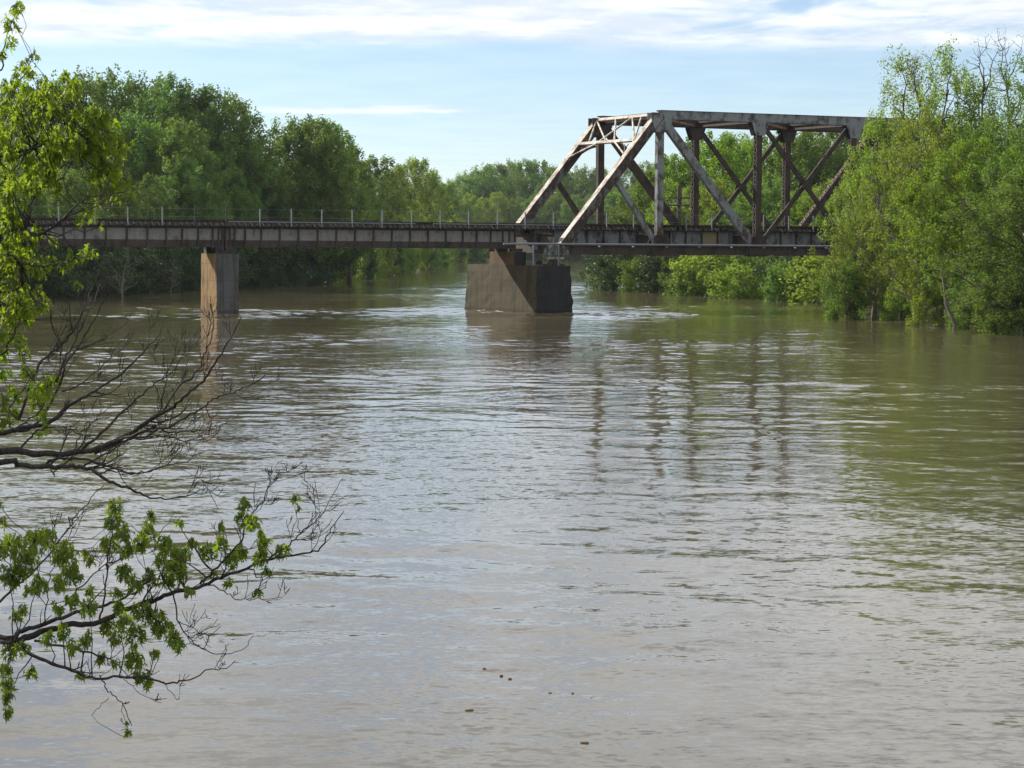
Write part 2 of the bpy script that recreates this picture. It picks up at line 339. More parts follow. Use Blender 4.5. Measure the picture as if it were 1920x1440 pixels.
def bank(name, line, outx):
    """strip of land from a waterline out to the side"""
    rnd = random.Random(5); mb = MB(); offs = [(-1.5, -0.8), (0.5, 0.05), (2.5, 0.55), (7, 1.1), (30, 1.6), (400, 2.0), (2900, 2.0)]
    pts = []
    for i in range(len(line)-1):
        for k in range(6): t = k/6; pts.append((line[i][0]*(1-t)+line[i+1][0]*t, line[i][1]*(1-t)+line[i+1][1]*t))
    pts.append(line[-1]); n = len(offs)
    for p in pts:
        j = rnd.uniform(-0.8, 0.8)
        for d, z in offs: mb.v.append((p[0]+outx*(d+j), p[1], z+(rnd.uniform(-.12, .12) if 1 < d < 50 else 0)))
    for i in range(len(pts)-1):
        for k in range(n-1):
            a = i*n+k; q = (a, a+1, a+n+1, a+n); mb.f.append(q if outx < 0 else q[::-1]); mb.m.append(0)
    return tag(mb.build(name, M['soil'], smooth=True), kind='structure')
LEFT = [(-8, -60), (-8.5, 10), (-9.5, 30), (-22, 80), (-33, 130), (-41, 170), (-37.5, 200), (-34, 224), (-28.5, 253), (-23, 272), (-21, 336), (-17.5, 446), (-16, 620), (-20, 760)]
RIGHT = [(60, -60), (52, 60), (40, 110), (34, 133), (32.5, 150), (33, 175), (30, 210), (24, 228), (19, 250), (14, 262), (20, 275), (26, 330), (34, 500), (40, 640), (44, 760)]
bank('bank_left', LEFT, -1); bank('bank_right', RIGHT, 1)
mb = MB(); n = 40
for i in range(n+1):
    x = -400+900*i/n
    for d, z in ((-3, -.8), (0, .1), (4, .7), (40, 1.5), (3500, 2.02)): mb.v.append((x, 690+d+8*math.sin(i*.7), z))
for i in range(n):
    for k in range(4):
        a = i*5+k; mb.f.append((a, a+5, a+6, a+1)); mb.m.append(0)
tag(mb.build('bank_far', M['soil'], smooth=True), kind='structure')

# ------------------------------------------------------------------ bridge
def bthing(name, u, v, z, label, cat, group=None):
    o = empty(name, bw(u, v, z), BRIDGE_YAW); tag(o, label, cat, group); return o, (u, v, z)
V_N, V_F = 3.3, 5.7         # the two plate girders
# piers ----------------------------------------------------------------
def pier(name, u0, u1, v0, v1, ztop, bat, mats, label, cut=0.0):
    root, off = bthing(name, (u0+u1)/2, (v0+v1)/2, 0, label, 'bridge pier', 'concrete piers in the river')
    mb = MB(); zb = -3.5; nz = 14; k = (ztop-zb); rnd = random.Random(3)
    ring = [(u0, v0, 0, -1), (u1, v0, 0, -1)]
    def loop(t):
        s = bat*(1-t)*k/3.35
        return [(u0-s, v0-s), (u1+s, v0-s), (u1+s, v1+s), (u0-s, v1+s)]
    nu, nv = 4, 14
    rows = []
    for iz in range(nz+1):
        t = iz/nz; L = loop(t); row = []
        for e in range(4):
            p, q = L[e], L[(e+1) % 4]; N = nu if e % 2 == 0 else nv
            for j in range(N):
                a = j/N; j2 = 0.0
                ju = rnd.uniform(-.02, .02); jv = rnd.uniform(-.02, .02)
                if cut and j == 0: ju *= 3; jv *= 3
                ju += .05*(iz == nz)*(1 if e == 3 or j == 0 else 0)
                row.append(len(mb.v)); mb.v.append((p[0]*(1-a)+q[0]*a+ju, p[1]*(1-a)+q[1]*a+jv, zb+k*t))
        rows.append(row)
    C = len(rows[0])
    for iz in range(nz):
        for j in range(C):
            e = 0 if j < nu else 1 if j < nu+nv else 2 if j < 2*nu+nv else 3
            mb.f.append((rows[iz][j], rows[iz][(j+1) % C], rows[iz+1][(j+1) % C], rows[iz+1][j])); mb.m.append(1 if e == 3 else 0)
    mb.f.append(tuple(rows[nz])); mb.m.append(0)
    mb.build('shaft', mats, root, off)
    return root, off
p1, off1 = pier('bridge_pier', -32.05, -30.5, 2.85, 6.15, 4.02, 0.0, [M['conc_grey'], M['conc_rust']], 'narrow concrete pier with orange rust-streaked side under the plate girder joint')
mb = MB(); mb.box(-31.9, -30.65, 3.0, 3.6, 4.02, 4.2); mb.box(-31.9, -31.45, 3.05, 3.55, 4.2, 4.47); mb.box(-31.35, -30.7, 3.05, 3.55, 4.2, 4.47); mb.build('bearing', M['rust'], p1, off1)
mb = MB(); mb.box(-31.9, -30.65, 5.4, 6.0, 4.02, 4.2); mb.box(-31.9, -31.45, 5.45, 5.95, 4.2, 4.47); mb.box(-31.35, -30.7, 5.45, 5.95, 4.2, 4.47); mb.build('bearing', M['rust'], p1, off1)
p2, off2 = pier('bridge_pier', -10.25, -7.65, -1.2, 10.25, 3.30, 0.16, [M['conc_shade'], M['conc_old']], 'wide battered concrete pier, mossy and dark, under the left end of the truss', 1)
mb = MB(); mb.box(-11+.85, -9.25, 2.6, 6.7, 3.305, 4.25); mb.m[5] = 1; mb.build('girder_seat', [M['conc_shade'], M['conc_seat']], p2, off2)  # all but the left face take the concrete coloured darker for shade
for v in (3.3, 5.7):
    mb = MB(); mb.box(-10.1, -9.3, v-.28, v+.28, 4.26, 4.47); mb.build('bearing', M['rust'], p2, off2)
for v in (0, 9.02):
    mb = MB(); mb.box(-8.95, -7.75, v-.5, v+.5, 3.305, 3.42); mb.add([(-8.7,v-.4,3.42),(-8.0,v-.4,3.42),(-8.0,v+.4,3.42),(-8.7,v+.4,3.42),(-8.5,v-.3,3.75),(-8.2,v-.3,3.75),(-8.2,v+.3,3.75),(-8.5,v+.3,3.75)],[(4,5,6,7),(0,1,5,4),(1,2,6,5),(2,3,7,6),(3,0,4,7)])
    mb.build('bearing', M['rust'], p2, off2)
rr = random.Random(8)
for k in range(5):      # broken lumps of old timber and stone left on the ledge
    u = -9.0+k*0.16; v = .9+k*.42; mb = MB(); h = rr.uniform(.12, .3)
    mb.beam((u, v, 3.36+h/2), (u+.25, v+.3, 3.36+h/2), .22, h); mb.build('ledge_debris', M['tie'], p2, off2)
# plate girder spans ------------------------------------------------------
def girder_span(u0, u1, stiff, label):
    root, off = bthing('plate_girder_span', (u0+u1)/2, 4.5, 4.48, label, 'girder span', 'plate girder spans left of the truss')
    zt, zb, zm = 5.84, 4.48, 4.98
    for v, s in ((V_N, -1), (V_F, 1)):
        us = [u0]+[x for x in stiff if u0+.15 < x < u1-.15]+[u1]
        for i in range(len(us)-1):
            mb = MB(); mb.box(us[i]+.006, us[i+1]-.006, v-.012, v+.012, zm-.05, zt-.02); mb.build('web_panel', M['web'], root, off)
            mb = MB(); mb.box(us[i]+.006, us[i+1]-.006, v-.020, v+.020, zb+.03, zm-.054); mb.build('lower_web_panel', M['flange'], root, off)
        for x in us:
            x2 = min(max(x, u0+.06), u1-.06)
            mb = MB(); mb.box(x2-.05, x2+.05, v+s*.085-.065, v+s*.085+.065, zb+.035, zt-.055); mb.build('stiffener', M['flange'], root, off)
        mb = MB(); mb.box(u0, u1, v-.20, v+.20, zt-.05, zt-.004); mb.box(u0, u1, v-.035, v+.035, zt-.16, zt-.052); mb.build('top_flange', M['flange'], root, off)
        mb = MB(); mb.box(u0, u1, v-.20, v+.20, zb-.02, zb+.028); mb.build('bottom_flange', M['flange'], root, off)
    x = u0+.4; fl = 0
    while x < u1:
        mb = MB(); mb.beam((x, V_N+.05, 4.6), (x, V_F-.05, 5.6), .09, .09, (1, 0, 0)); mb.beam((x+.1, V_N+.05, 5.6), (x+.1, V_F-.05, 4.6), .09, .09, (1, 0, 0))
        mb.beam((x+.05, V_N, 4.58), (x+.05, V_F, 4.58), .1, .1, (1, 0, 0)); mb.build('cross_frame', M['rust'], root, off); x += 2.7
    return root
S_MID = [-31.0, -30.67, -29.92, -28.78, -27.45, -26.11, -24.72, -23.36, -21.99, -20.62, -19.25, -17.89, -16.52, -15.18, -13.87, -12.8, -11.72, -10.77, -10.26]
S_LEFT = [-52.6, -51.4, -50.2, -48.9, -47.6, -46.3, -45.0, -43.65, -42.3, -40.92, -39.5, -38.1, -36.69, -35.41, -34.31, -33.21, -32.2, -31.79]
girder_span(-31.34, -9.75, S_MID, 'grey riveted plate girder span between the narrow pier and the wide pier')
girder_span(-53.0, -31.46, S_LEFT, 'grey riveted plate girder span left of the narrow pier, partly behind maple leaves')
# truss span ------------------------------------------------------------------
PN = 8.17; W = 9.02; ZT = 14.03; ZB = 4.40      # chord centre lines
tr, offt = bthing('truss_span', 3*PN/2, W/2, 4.1, 'rusty steel through truss railway span with slanted end posts', 'truss bridge')
L = [(-PN, ZB)]+[(k*PN, ZB) for k in range(4)]+[(4*PN, ZB)]
def P3(u, z, v): return (u, v, z)
def boxmember(name, a, b, v, h, w, mats, cover=None, lace=True):
    """closed built-up member: two side plates, cover plate above, lacing below"""
    A, B = Vector(P3(a[0], a[1], v)), Vector(P3(b[0], b[1], v)); d = (B-A).normalized(); up = Vector((0, 1, 0)).cross(d); up = up if up.z > 0 else -up
    root = None
    mb = MB()
    for s in (-1, 1): mb.beam(A+Vector((0, s*(w/2-.02), 0)), B+Vector((0, s*(w/2-.02), 0)), .04, h)
    o = mb.build(name, mats, tr, offt)
    mb = MB(); mb.beam(A+up*(h/2+.015), B+up*(h/2+.015), w+.1, .03); mb.build('cover_plate', cover or mats, o, offt)
    mb = MB(); mb.beam(A-up*(h/2+.012), B-up*(h/2+.012), w*.8, .02); mb.build('bottom_plate', mats, o, offt)
    for s in (-1, 1):
        mb = MB(); mb.beam(A+Vector((0, s*(w/2+.035), 0))-up*(h/2-.05), B+Vector((0, s*(w/2+.035), 0))-up*(h/2-.05), .07, .09); mb.build('edge_angle', mats, o, offt)
    return o
def laced(name, a, b, v, h, w, mats, lmat=None, inset=0.0):
    """open member: two channels joined by zigzag lacing bars on both faces"""
    A, B = Vector(P3(a[0], a[1], v)), Vector(P3(b[0], b[1], v)); d = (B-A); Ln = d.length; d.normalize(); up = Vector((0, 1, 0)).cross(d)
    mb = MB()
    for s in (-1, 1):
        c = Vector((0, s*(w/2-.015), 0)); mb.beam(A+c, B+c, .03, h)
        for q in (-1, 1):
            e = Vector((0, s*(w/2-.06), 0))+up*(q*(h/2-.012)); mb.beam(A+e, B+e, .09, .024)
    o = mb.build(name, mats, tr, offt)
    mb = MB(); n = max(4, int(Ln/(w*.62))); st = Ln/n
    for q in (-1, 1):
        for i in range(n):
            s = 1 if i % 2 else -1
            mb.beam(A+d*(i*st)+Vector((0, s*(w/2-.05), 0))+up*(q*(h/2+.012)), A+d*((i+1)*st)+Vector((0, -s*(w/2-.05), 0))+up*(q*(h/2+.012)), .075, .018, up.cross(d))
    tag(mb.build('lacing', lmat or mats, o, offt), kind='stuff')
    return o
def plates(name, a, b, v, h, w, mats):
    """narrow built-up diagonal: two flat side plates with angles"""
    A, B = Vector(P3(a[0], a[1], v)), Vector(P3(b[0], b[1], v)); mb = MB(); d = (B-A).normalized(); up = Vector((0, 1, 0)).cross(d)
    for s in (-1, 1):
        c = Vector((0, s*(w/2-.015), 0)); mb.beam(A+c, B+c, .03, h)
    mb.beam(A+up*(h/2-.03), B+up*(h/2-.03), w-.062, .03); mb.beam(A-up*(h/2-.03), B-up*(h/2-.03), w-.062, .03)
    return mb.build(name, mats, tr, offt)
def gusset(u, z, v, du, dz, m, cutz):
    mb = MB()
    for s in (-.33, .33):
        y = v+s; t = .012
        pts = [(u-du, z-dz*.55), (u+du, z-dz*.55), (u+du, z+dz*.15), (u+du*.55, z+dz), (u-du*.55, z+dz), (u-du, z+dz*.15)] if cutz > 0 else [(u-du*.55, z-dz), (u+du*.55, z-dz), (u+du, z-dz*.15), (u+du, z+dz*.4), (u-du, z+dz*.4), (u-du, z-dz*.15)]
        a = [(p[0], y-t, p[1]) for p in pts]; b = [(p[0], y+t, p[1]) for p in pts]; k = len(pts)
        mb.add(a+b, [tuple(range(k)), tuple(range(2*k-1, k-1, -1))]+[((i+1) % k, i, k+i, k+(i+1) % k) for i in range(k)])
    mb.build('gusset_plate', m, tr, offt)
for v, near in ((0.0, True), (W, False)):
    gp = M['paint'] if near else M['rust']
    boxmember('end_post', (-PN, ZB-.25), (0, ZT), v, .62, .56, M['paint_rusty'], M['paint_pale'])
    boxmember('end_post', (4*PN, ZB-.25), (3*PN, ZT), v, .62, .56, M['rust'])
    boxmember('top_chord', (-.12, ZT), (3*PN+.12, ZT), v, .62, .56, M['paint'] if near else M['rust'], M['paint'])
    for k in range(-1, 4):
        mb = MB()
        for s in (-.2, .2): mb.box(k*PN+.01, (k+1)*PN-.01, v+s-.02, v+s+.02, 4.10, 4.70)
        mb.box(k*PN+.01, (k+1)*PN-.01, v-.30, v+.30, 4.702, 4.73); mb.box(k*PN+.01, (k+1)*PN-.01, v-.17, v+.17, 4.11, 4.13)
        mb.build('bottom_chord', M['flange'] if not near else M['flange'], tr, offt)
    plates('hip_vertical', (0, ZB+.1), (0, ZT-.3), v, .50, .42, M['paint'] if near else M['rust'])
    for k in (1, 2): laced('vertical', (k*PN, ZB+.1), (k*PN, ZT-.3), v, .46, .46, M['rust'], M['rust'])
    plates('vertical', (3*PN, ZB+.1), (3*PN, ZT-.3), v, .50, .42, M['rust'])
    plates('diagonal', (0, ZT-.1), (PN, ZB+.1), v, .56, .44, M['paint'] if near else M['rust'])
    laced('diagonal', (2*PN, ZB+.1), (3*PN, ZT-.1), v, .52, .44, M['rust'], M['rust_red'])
    plates('counter_diagonal', (PN, ZT-.1), (2*PN, ZB+.1), v-.09, .34, .15, M['rust'])
    plates('counter_diagonal', (PN, ZB+.1), (2*PN, ZT-.1), v+.09, .34, .15, M['rust'])
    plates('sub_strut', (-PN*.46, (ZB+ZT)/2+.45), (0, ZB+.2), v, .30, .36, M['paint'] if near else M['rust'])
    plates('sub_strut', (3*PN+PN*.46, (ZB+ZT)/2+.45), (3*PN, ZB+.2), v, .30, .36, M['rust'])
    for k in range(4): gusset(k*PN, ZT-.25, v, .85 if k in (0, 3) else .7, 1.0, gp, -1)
    for k in range(4): gusset(k*PN, ZB+.15, v, .8, .95, M['rust'] if k else M['rust'], 1)
    gusset(-PN, ZB-.1, v, .8, .45, gp, 1)
    gusset(1.5*PN, (ZB+ZT)/2, v, .34, .34, M['rust'], 1)
    mb = MB(); mb.box(-PN-.55, -PN+.5, v-.26, v+.26, 3.76, 3.9); mb.build('shoe', M['paint_pale'], tr, offt)
# portal between the end posts
ed = Vector((PN, 0, ZT-ZB+.25)).normalized()
def ep(t, v, lift=0.30):      # point on an end post, t metres down from the knee
    n_ = Vector((-ed.z, 0, ed.x)); p = Vector((0, 0, ZT))-ed*t+n_*lift; return Vector((p.x, v, p.z))
for t in (0.25, 2.6):
    mb = MB(); mb.beam(ep(t, .28), ep(t, W-.28), .26, .14, ed); mb.build('portal_strut', M['paint_pale'], tr, offt)
for (ta, va, tb, vb) in ((2.6, .28, .3, W*.36), (.3, W*.36, 2.6, W*.64), (2.6, W*.5, .3, W-.28), (3.9, W-.3, 2.6, W*.62), (2.5, .3, .4, W*.2), (2.6, W*.36, .3, W*.64), (3.9, .3, 2.6, W*.36), (2.6, W*.8, .4, W-.3)):
    mb = MB(); mb.beam(ep(ta, va, .33), ep(tb, vb, .33), .11, .10, ed); mb.build('portal_brace', M['paint_pale'], tr, offt)
for vs_, sg in ((.3, 1), (W-.3, -1)):       # curved knee brackets
    mb = MB(); K = 10
    for k in range(K):
        a0, a1 = k/K*math.pi/2, (k+1)/K*math.pi/2
        q = [ep(2.7+2.1*(1-math.sin(a)), vs_+sg*2.3*(1-math.cos(a)), .1) for a in (a0, a1)]; mb.beam(q[0], q[1], .07, .3, ed)
        c_ = ep(2.75, vs_+sg*2.3*(1-math.cos(a1)), .1)
        if k % 2: mb.beam(q[1], c_, .04, .05, ed)
    mb.build('portal_bracket', M['rust'], tr, offt)
for k in range(4):                        # sway frames and top laterals
    u = k*PN
    mb = MB(); mb.beam((u, .28, ZT+.1), (u, W-.28, ZT+.1), .3, .2, (1, 0, 0)); mb.beam((u, .28, ZT-.28), (u, W-.28, ZT-.28), .26, .08, (1, 0, 0)); mb.beam((u, .28, ZT-.1), (u, W-.28, ZT-.1), .03, .3, (1, 0, 0)); mb.build('top_strut', M['rust'], tr, offt)
    if k < 3:
        mb = MB(); mb.beam((u+.2, .25, ZT-.2), (u+PN-.2, W-.25, ZT-.2), .16, .14, (0, 0, 1)); mb.build('top_lateral', M['rust_red'], tr, offt)
        mb = MB(); mb.beam((u+.2, W-.25, ZT-.05), (u+PN-.2, .25, ZT-.05), .16, .14, (0, 0, 1)); mb.build('top_lateral', M['rust'], tr, offt)
# floor
for k in range(-1, 5):
    mb = MB(); u = k*PN; mb.box(u-.015, u+.015, .35, W-.35, 4.2, 5.5); mb.box(u-.2, u+.2, .35, W-.35, 5.502, 5.54); mb.box(u-.2, u+.2, .35, W-.35, 4.16, 4.198); mb.build('floor_beam', M['flange'], tr, offt)
for v, s in ((V_N, -1), (V_F, 1)):
    for k in range(-1, 4):
        us = [k*PN+.03+i*(PN-.06)/6 for i in range(7)]
        for i in range(6):
            mm = M['web_ochre'] if (k == 0 and i == 4 and s < 0) else M['paint']
            mb = MB(); mb.box(us[i]+.006, us[i+1]-.006, v-.012, v+.012, 4.70, 5.80); mb.build('stringer_panel', mm, tr, offt)
            mb = MB(); mb.box(us[i]-.04, us[i]+.04, v+s*.085-.065, v+s*.085+.065, 4.72, 5.78); mb.build('stiffener', M['flange'], tr, offt)
        mb = MB(); mb.box(us[0], us[6], v-.18, v+.18, 5.802, 5.836); mb.box(us[0], us[6], v-.18, v+.18, 4.66, 4.698); mb.build('stringer_flange', M['flange'], tr, offt)
mb = MB(); mb.box(-8.30, -8.26, 2.7, 3.25, 4.4, 5.8); mb.build('end_plate', M['paint'], tr, offt)
# far pier under the right end of the truss, among the trees
p3, off3 = pier('bridge_pier', 31.6, 34.0, -1.2, 10.25, 3.30, 0.16, [M['conc_shade'], M['conc_old']], 'concrete pier at the right end of the truss, hidden among bank trees')
# track ------------------------------------------------------------------
tk, offk = bthing('railway_track', -8, 4.5, 5.84, 'single railway track on closely set timber ties along the bridge deck', 'railway track')
x = -52.9; rr = random.Random(11); tm = None; i = 0
while x < 3*PN+PN:
    ln = rr.choice((0, 0, .12, .25)); mb = MB(); mb.box(-.11, .11, 2.86-ln-4.5, 6.14-4.5+rr.choice((0, .1)), .004, .26, 0)
    mb.m[2] = 1; o = mb.build('tie', [M['tie'], M['tie_end']], tk); o.location = (x+8, 0, 0); o.rotation_euler = (0, 0, rr.uniform(-.02, .02)); x += .405
for v in (3.75, 5.25):
    mb = MB(); mb.box(-52.9, 4*PN, v-.07, v+.07, 6.102, 6.125); mb.box(-52.9, 4*PN, v-.012, v+.012, 6.125, 6.25); mb.box(-52.9, 4*PN, v-.036, v+.036, 6.25, 6.29); mb.build('rail', M['rail'], tk, offk)
for v in (3.0, 6.0):
    mb = MB(); mb.box(-52.9, 4*PN, v-.1, v+.1, 6.103, 6.24); mb.build('guard_timber', M['tie'], tk, offk)
# railing posts ------------------------------------------------------------
rl, offr = bthing('cable_railing', -8, 2.64, 5.84, 'thin galvanised posts and cables along the near edge of the bridge deck', 'railing')
posts = [-51.6, -49.4, -47.2, -45.0, -42.78, -40.4, -38.2, -35.86, -33.62, -31.44, -29.08, -26.84, -24.65, -22.43, -20.22, -18.03, -15.86, -13.7, -11.47, -9.31, -7.07, -4.93, -2.79, -.6, 1.6, 3.78, 5.94, 8.16, 10.38, 12.57, 14.73, 16.9, 19.1, 21.3, 23.5, 25.7, 27.9, 30.1]
for x in posts:
    lean = rr.uniform(-.02, .02); mb = MB(); mb.box(x-.035, x+.035, 2.60, 2.66, 5.86, 7.06+rr.uniform(-.03, .03)); mb.build('post', M['rust'] if x in (-33.62, -31.44) else M['galv'], rl, offr)
for z in (6.45, 6.98):
    mb = MB(); mb.tube([(posts[0], 2.59, z), (posts[-1], 2.59, z)], .007, 4); mb.build('cable', M['galv'], rl, offr)
mb = MB(); mb.box(-31.3, -17.8, 2.52, 2.58, 6.13, 6.19); mb.box(-16.4, -5.9, 2.52, 2.58, 6.13, 6.19); mb.build('kick_rail', M['galv'], rl, offr)
# pipe --------------------------------------------------------------------
pp, offp = bthing('conduit_pipe', -8, -.5, 3.3, 'pale conduit pipe running along the lower chord of the truss', 'pipe')
mb = MB(); mb.tube([(-12.5, -.5, 4.80), (-10.9, -.5, 4.82), (4*PN, -.5, 4.79)], .07, 8); mb.build('pipe_run', M['pipe'], pp, offp)
for x in [-10.2, -8.25]:
    mb = MB(); mb.box(x-.04, x+.04, -.55, -.47, 3.3, 4.75); mb.build('support_post', M['pipe'], pp, offp)
x = -5.0
while x < 30:
    mb = MB(); mb.box(x-.05, x+.05, -.56, -.30, 4.62, 4.72); mb.build('bracket', M['pipe'], pp, offp); x += 2.7
# pole behind the bridge -----------------------------------------------------
q = at(1273, 420, 243.5); pr = empty('utility_pole', (q[0], q[1], -1.0)); tag(pr, 'old wooden utility pole with two crossarms seen through the truss', 'utility pole')
mb = MB(); mb.tube([(0, 0, 0), (0, 0, 6), (.03, 0, 11.9)], [.3, .28, .24], 10); mb.build('pole', M['pole'], pr)
for z in (10.6, 9.85):
    mb = MB(); mb.box(-1.1, 1.1, -.5, -.36, z-.08, z+.08); mb.build('crossarm', M['pole'], pr)
    for k in (-.95, -.6, .6, .95): mb = MB(); mb.tube([(k, -.43, z+.08), (k, -.43, z+.24)], .05, 6); mb.build('insulator', M['galv'], pr)
mb = MB(); mb.beam((-.6, -.5, 10.55), (0, -.42, 9.3), .06, .04); mb.beam((.6, -.5, 10.55), (0, -.42, 9.3), .06, .04); mb.build('brace', M['galv'], pr)

# ------------------------------------------------------------------ trees
def leaf_mesh(name, cen, axis, nrm, size, tint, mat, shape='rhomb'):
    """one small face (or lobed leaf) per entry, as one mesh"""
    n = len(cen); side = np.cross(nrm, axis); side /= np.linalg.norm(side, axis=1)[:, None]+1e-9
    nn = np.cross(axis, side)
    if shape == 'rhomb':
        tpl = np.array([(-.30, 0, 0), (0, .5, .06), (.30, .08, 0), (0, -.5, -.04)]); tpl = np.array([(0, -.5, 0), (.32, -.05, .05), (0, .5, 0), (-.32, -.05, .05)]); faces = [(0, 1, 2, 3)]
    elif shape == 'fold':
        tpl = np.array([(0, -.5, 0), (.27, -.08, .08), (0, .5, -.08), (-.27, -.08, .08)]); faces = [(0, 1, 2), (0, 2, 3)]
    else:
        tpl, faces = MAPLE
    V = cen[:, None, :]+(side[:, None, :]*tpl[None, :, 0, None]+axis[:, None, :]*tpl[None, :, 1, None]+nn[:, None, :]*tpl[None, :, 2, None])*size[:, None, None]
    k = len(tpl); me = bpy.data.meshes.new(name); V = V.reshape(-1, 3)
    me.vertices.add(len(V)); me.vertices.foreach_set('co', V.astype(np.float32).ravel())
    fl = np.concatenate([np.array(f) for f in faces]); tot = np.array([len(f) for f in faces])
    li = (np.arange(n)[:, None]*k+fl[None, :]).ravel(); lt = np.tile(tot, n); ls = np.concatenate([[0], np.cumsum(lt)[:-1]])
    me.loops.add(len(li)); me.loops.foreach_set('vertex_index', li.astype(np.int32))
    me.polygons.add(len(lt)); me.polygons.foreach_set('loop_start', ls.astype(np.int32)); me.polygons.foreach_set('loop_total', lt.astype(np.int32))
    at_ = me.attributes.new('tint', 'FLOAT', 'POINT'); at_.data.foreach_set('value', np.repeat(np.clip(tint, 0, 1), k).astype(np.float32))
    me.materials.append(mat); me.update(calc_edges=True); me.validate(); return me
MAPLE = (np.array([(0, -.5, 0), (.045, -.33, .02), (.22, -.34, -.13), (.10, -.17, .02), (.30, .10, -.20), (.07, .04, .03), (.06, .16, .0), (0, .5, -.24),
                   (-.06, .16, .0), (-.07, .04, .03), (-.30, .10, -.20), (-.10, -.17, .02), (-.22, -.34, -.13), (-.045, -.33, .02), (0, -.12, .05)]),
         [(14, 0, 1), (14, 1, 3), (1, 2, 3), (14, 3, 5), (3, 4, 5), (14, 5, 6), (14, 6, 8), (6, 7, 8), (14, 8, 9), (14, 9, 11), (9, 10, 11), (14, 11, 13), (11, 12, 13), (14, 13, 0)])
def unit(a): return a/(np.linalg.norm(a, axis=-1, keepdims=True)+1e-9)
def curve(a, b, sag, n=5, rs=None, jit=0.0):
    a, b = np.array(a, float), np.array(b, float); t = np.linspace(0, 1, n)[:, None]; p = a*(1-t)+b*t
    p += np.array([0, 0, 1.0])*sag*np.linalg.norm(b-a)*4*t*(1-t)
    if rs is not None and jit: p[1:-1] += rs.normal(0, jit*np.linalg.norm(b-a), (n-2, 3))
    return p
def make_tree(seed, H, Rd, base, mat, bark, nclump=240, nleaf=75, leaf=.30, cr=.75, tall=1.25, nlimb=12, top=0.12, gap=0.0, lean=(0, 0), shape='rhomb', low=0.25):
    """prototype tree: trunk mesh and crown mesh, foot at the origin"""
    rs = np.random.RandomState(seed); mb = MB()
    trunk = [np.array([lean[0]*t*t*H+rs.normal(0, .012)*H*(t > 0), lean[1]*t*t*H+rs.normal(0, .012)*H*(t > 0), (t*.86-.03)*H]) for t in np.linspace(0, 1, 8)]
    trunk = np.array(trunk); r0 = H*.016
    mb.tube(trunk, [r0*(1.25 if i == 0 else 1)*(1-.86*i/7) for i in range(8)], 8)
    def tr_at(z): return np.array([np.interp(z, trunk[:, 2], trunk[:, k]) for k in range(3)])
    ph = rs.uniform(0, 6.28, (5, 2)); am = rs.uniform(.10, .26, 5)
    C = []; tries = 0
    while len(C) < nclump and tries < nclump*40:
        tries += 1; t = rs.uniform(0, 1); a = rs.uniform(0, 6.283)
        f = (low+(1-low)*math.sin(math.pi*min(1, (t*.62+.0)/.62)**.0*0+math.pi/2*min(1, t/.38))) if t < .38 else math.cos((t-.38)/.62*math.pi/2)**.46
        f = max(f, top*(1-t))
        if rs.rand() > f+.15: continue
        lob = 1+sum(am[k]*math.sin((k+1.3)*a+ph[k, 0]+(2+k*1.7)*t+ph[k, 1]) for k in range(5))*.75
        rho = Rd*f*lob*rs.uniform(.12, 1)**.5
        z = H*(base+(1-base)*t*.97)
        c0 = tr_at(min(z*.9, trunk[-1, 2]))
        C.append((c0[0]+rho*math.cos(a), c0[1]+rho*math.sin(a), z+rs.normal(0, .3)))
    C = np.array(C)
    idx = [int(np.argmax(C[:, 2]))]; d = np.linalg.norm(C-C[idx[0]], axis=1)
    for _ in range(nlimb-1):
        i = int(np.argmax(d*rs.uniform(.7, 1, len(d)))); idx.append(i); d = np.minimum(d, np.linalg.norm(C-C[i], axis=1))
    nodes = []
    for i in idx:
        tip = C[i]; hor = math.hypot(tip[0]-tr_at(tip[2])[0], tip[1]-tr_at(tip[2])[1])
        zs = np.clip(tip[2]-hor*rs.uniform(.7, 1.3), H*.12, trunk[-1, 2]*.95); a = tr_at(zs); p = curve(a, tip, -.06*(hor/(hor+2)), 7, rs, .035)
        rr0 = r0*.42*(1-zs/H*.6); mb.tube(p, np.linspace(rr0, rr0*.22, 7), 5); nodes += [(q, rr0*(1-.11*k)) for k, q in enumerate(p) if k > 0]
    NP = np.array([n[0] for n in nodes]); NR = [n[1] for n in nodes]
    for i in range(len(C)):
        if i in idx: continue
        dd = np.linalg.norm(NP-C[i], axis=1)+np.maximum(0, NP[:, 2]-C[i, 2])*.8; j = int(np.argmin(dd))
        p = curve(NP[j], C[i], -.04, 4, rs, .06); mb.tube(p, np.linspace(min(NR[j]*.6, .05), .012, 4), 3)
    # leaves
    nl = rs.poisson(nleaf, len(C)); ci = np.repeat(np.arange(len(C)), nl); N = len(ci)
    rad = cr*rs.uniform(.6, 1.25, len(C)); o = rs.normal(0, 1, (N, 3)); o = unit(o)*rs.uniform(0, 1, (N, 1))**.45
    sq = np.stack([rad[ci], rad[ci], rad[ci]*tall], 1); tilt = unit(np.stack([C[:, 0], C[:, 1], np.full(len(C), Rd*1.6)], 1))[ci]
    pos = C[ci]+o*sq*[1, 1, 1]; pos += tilt*(o[:, 2:3]*rad[ci][:, None]*.35)
    if gap: keep = rs.rand(N) > gap; pos, o, ci = pos[keep], o[keep], ci[keep]; N = len(ci)
    pos[:, 2] = np.maximum(pos[:, 2], .12)
    nr = unit(o*.5+rs.normal(0, .75, (N, 3))+[0, 0, .45]); ax = unit(rs.normal(0, 1, (N, 3))+[0, 0, -.25]); ax = unit(ax-nr*np.sum(ax*nr, 1, keepdims=True))
    tint = np.clip(rs.uniform(.2, .8, len(C))[ci]+rs.normal(0, .18, N), 0, 1)
    me = leaf_mesh('crown', pos, ax, nr, leaf*rs.uniform(.7, 1.3, N), tint, mat, shape)
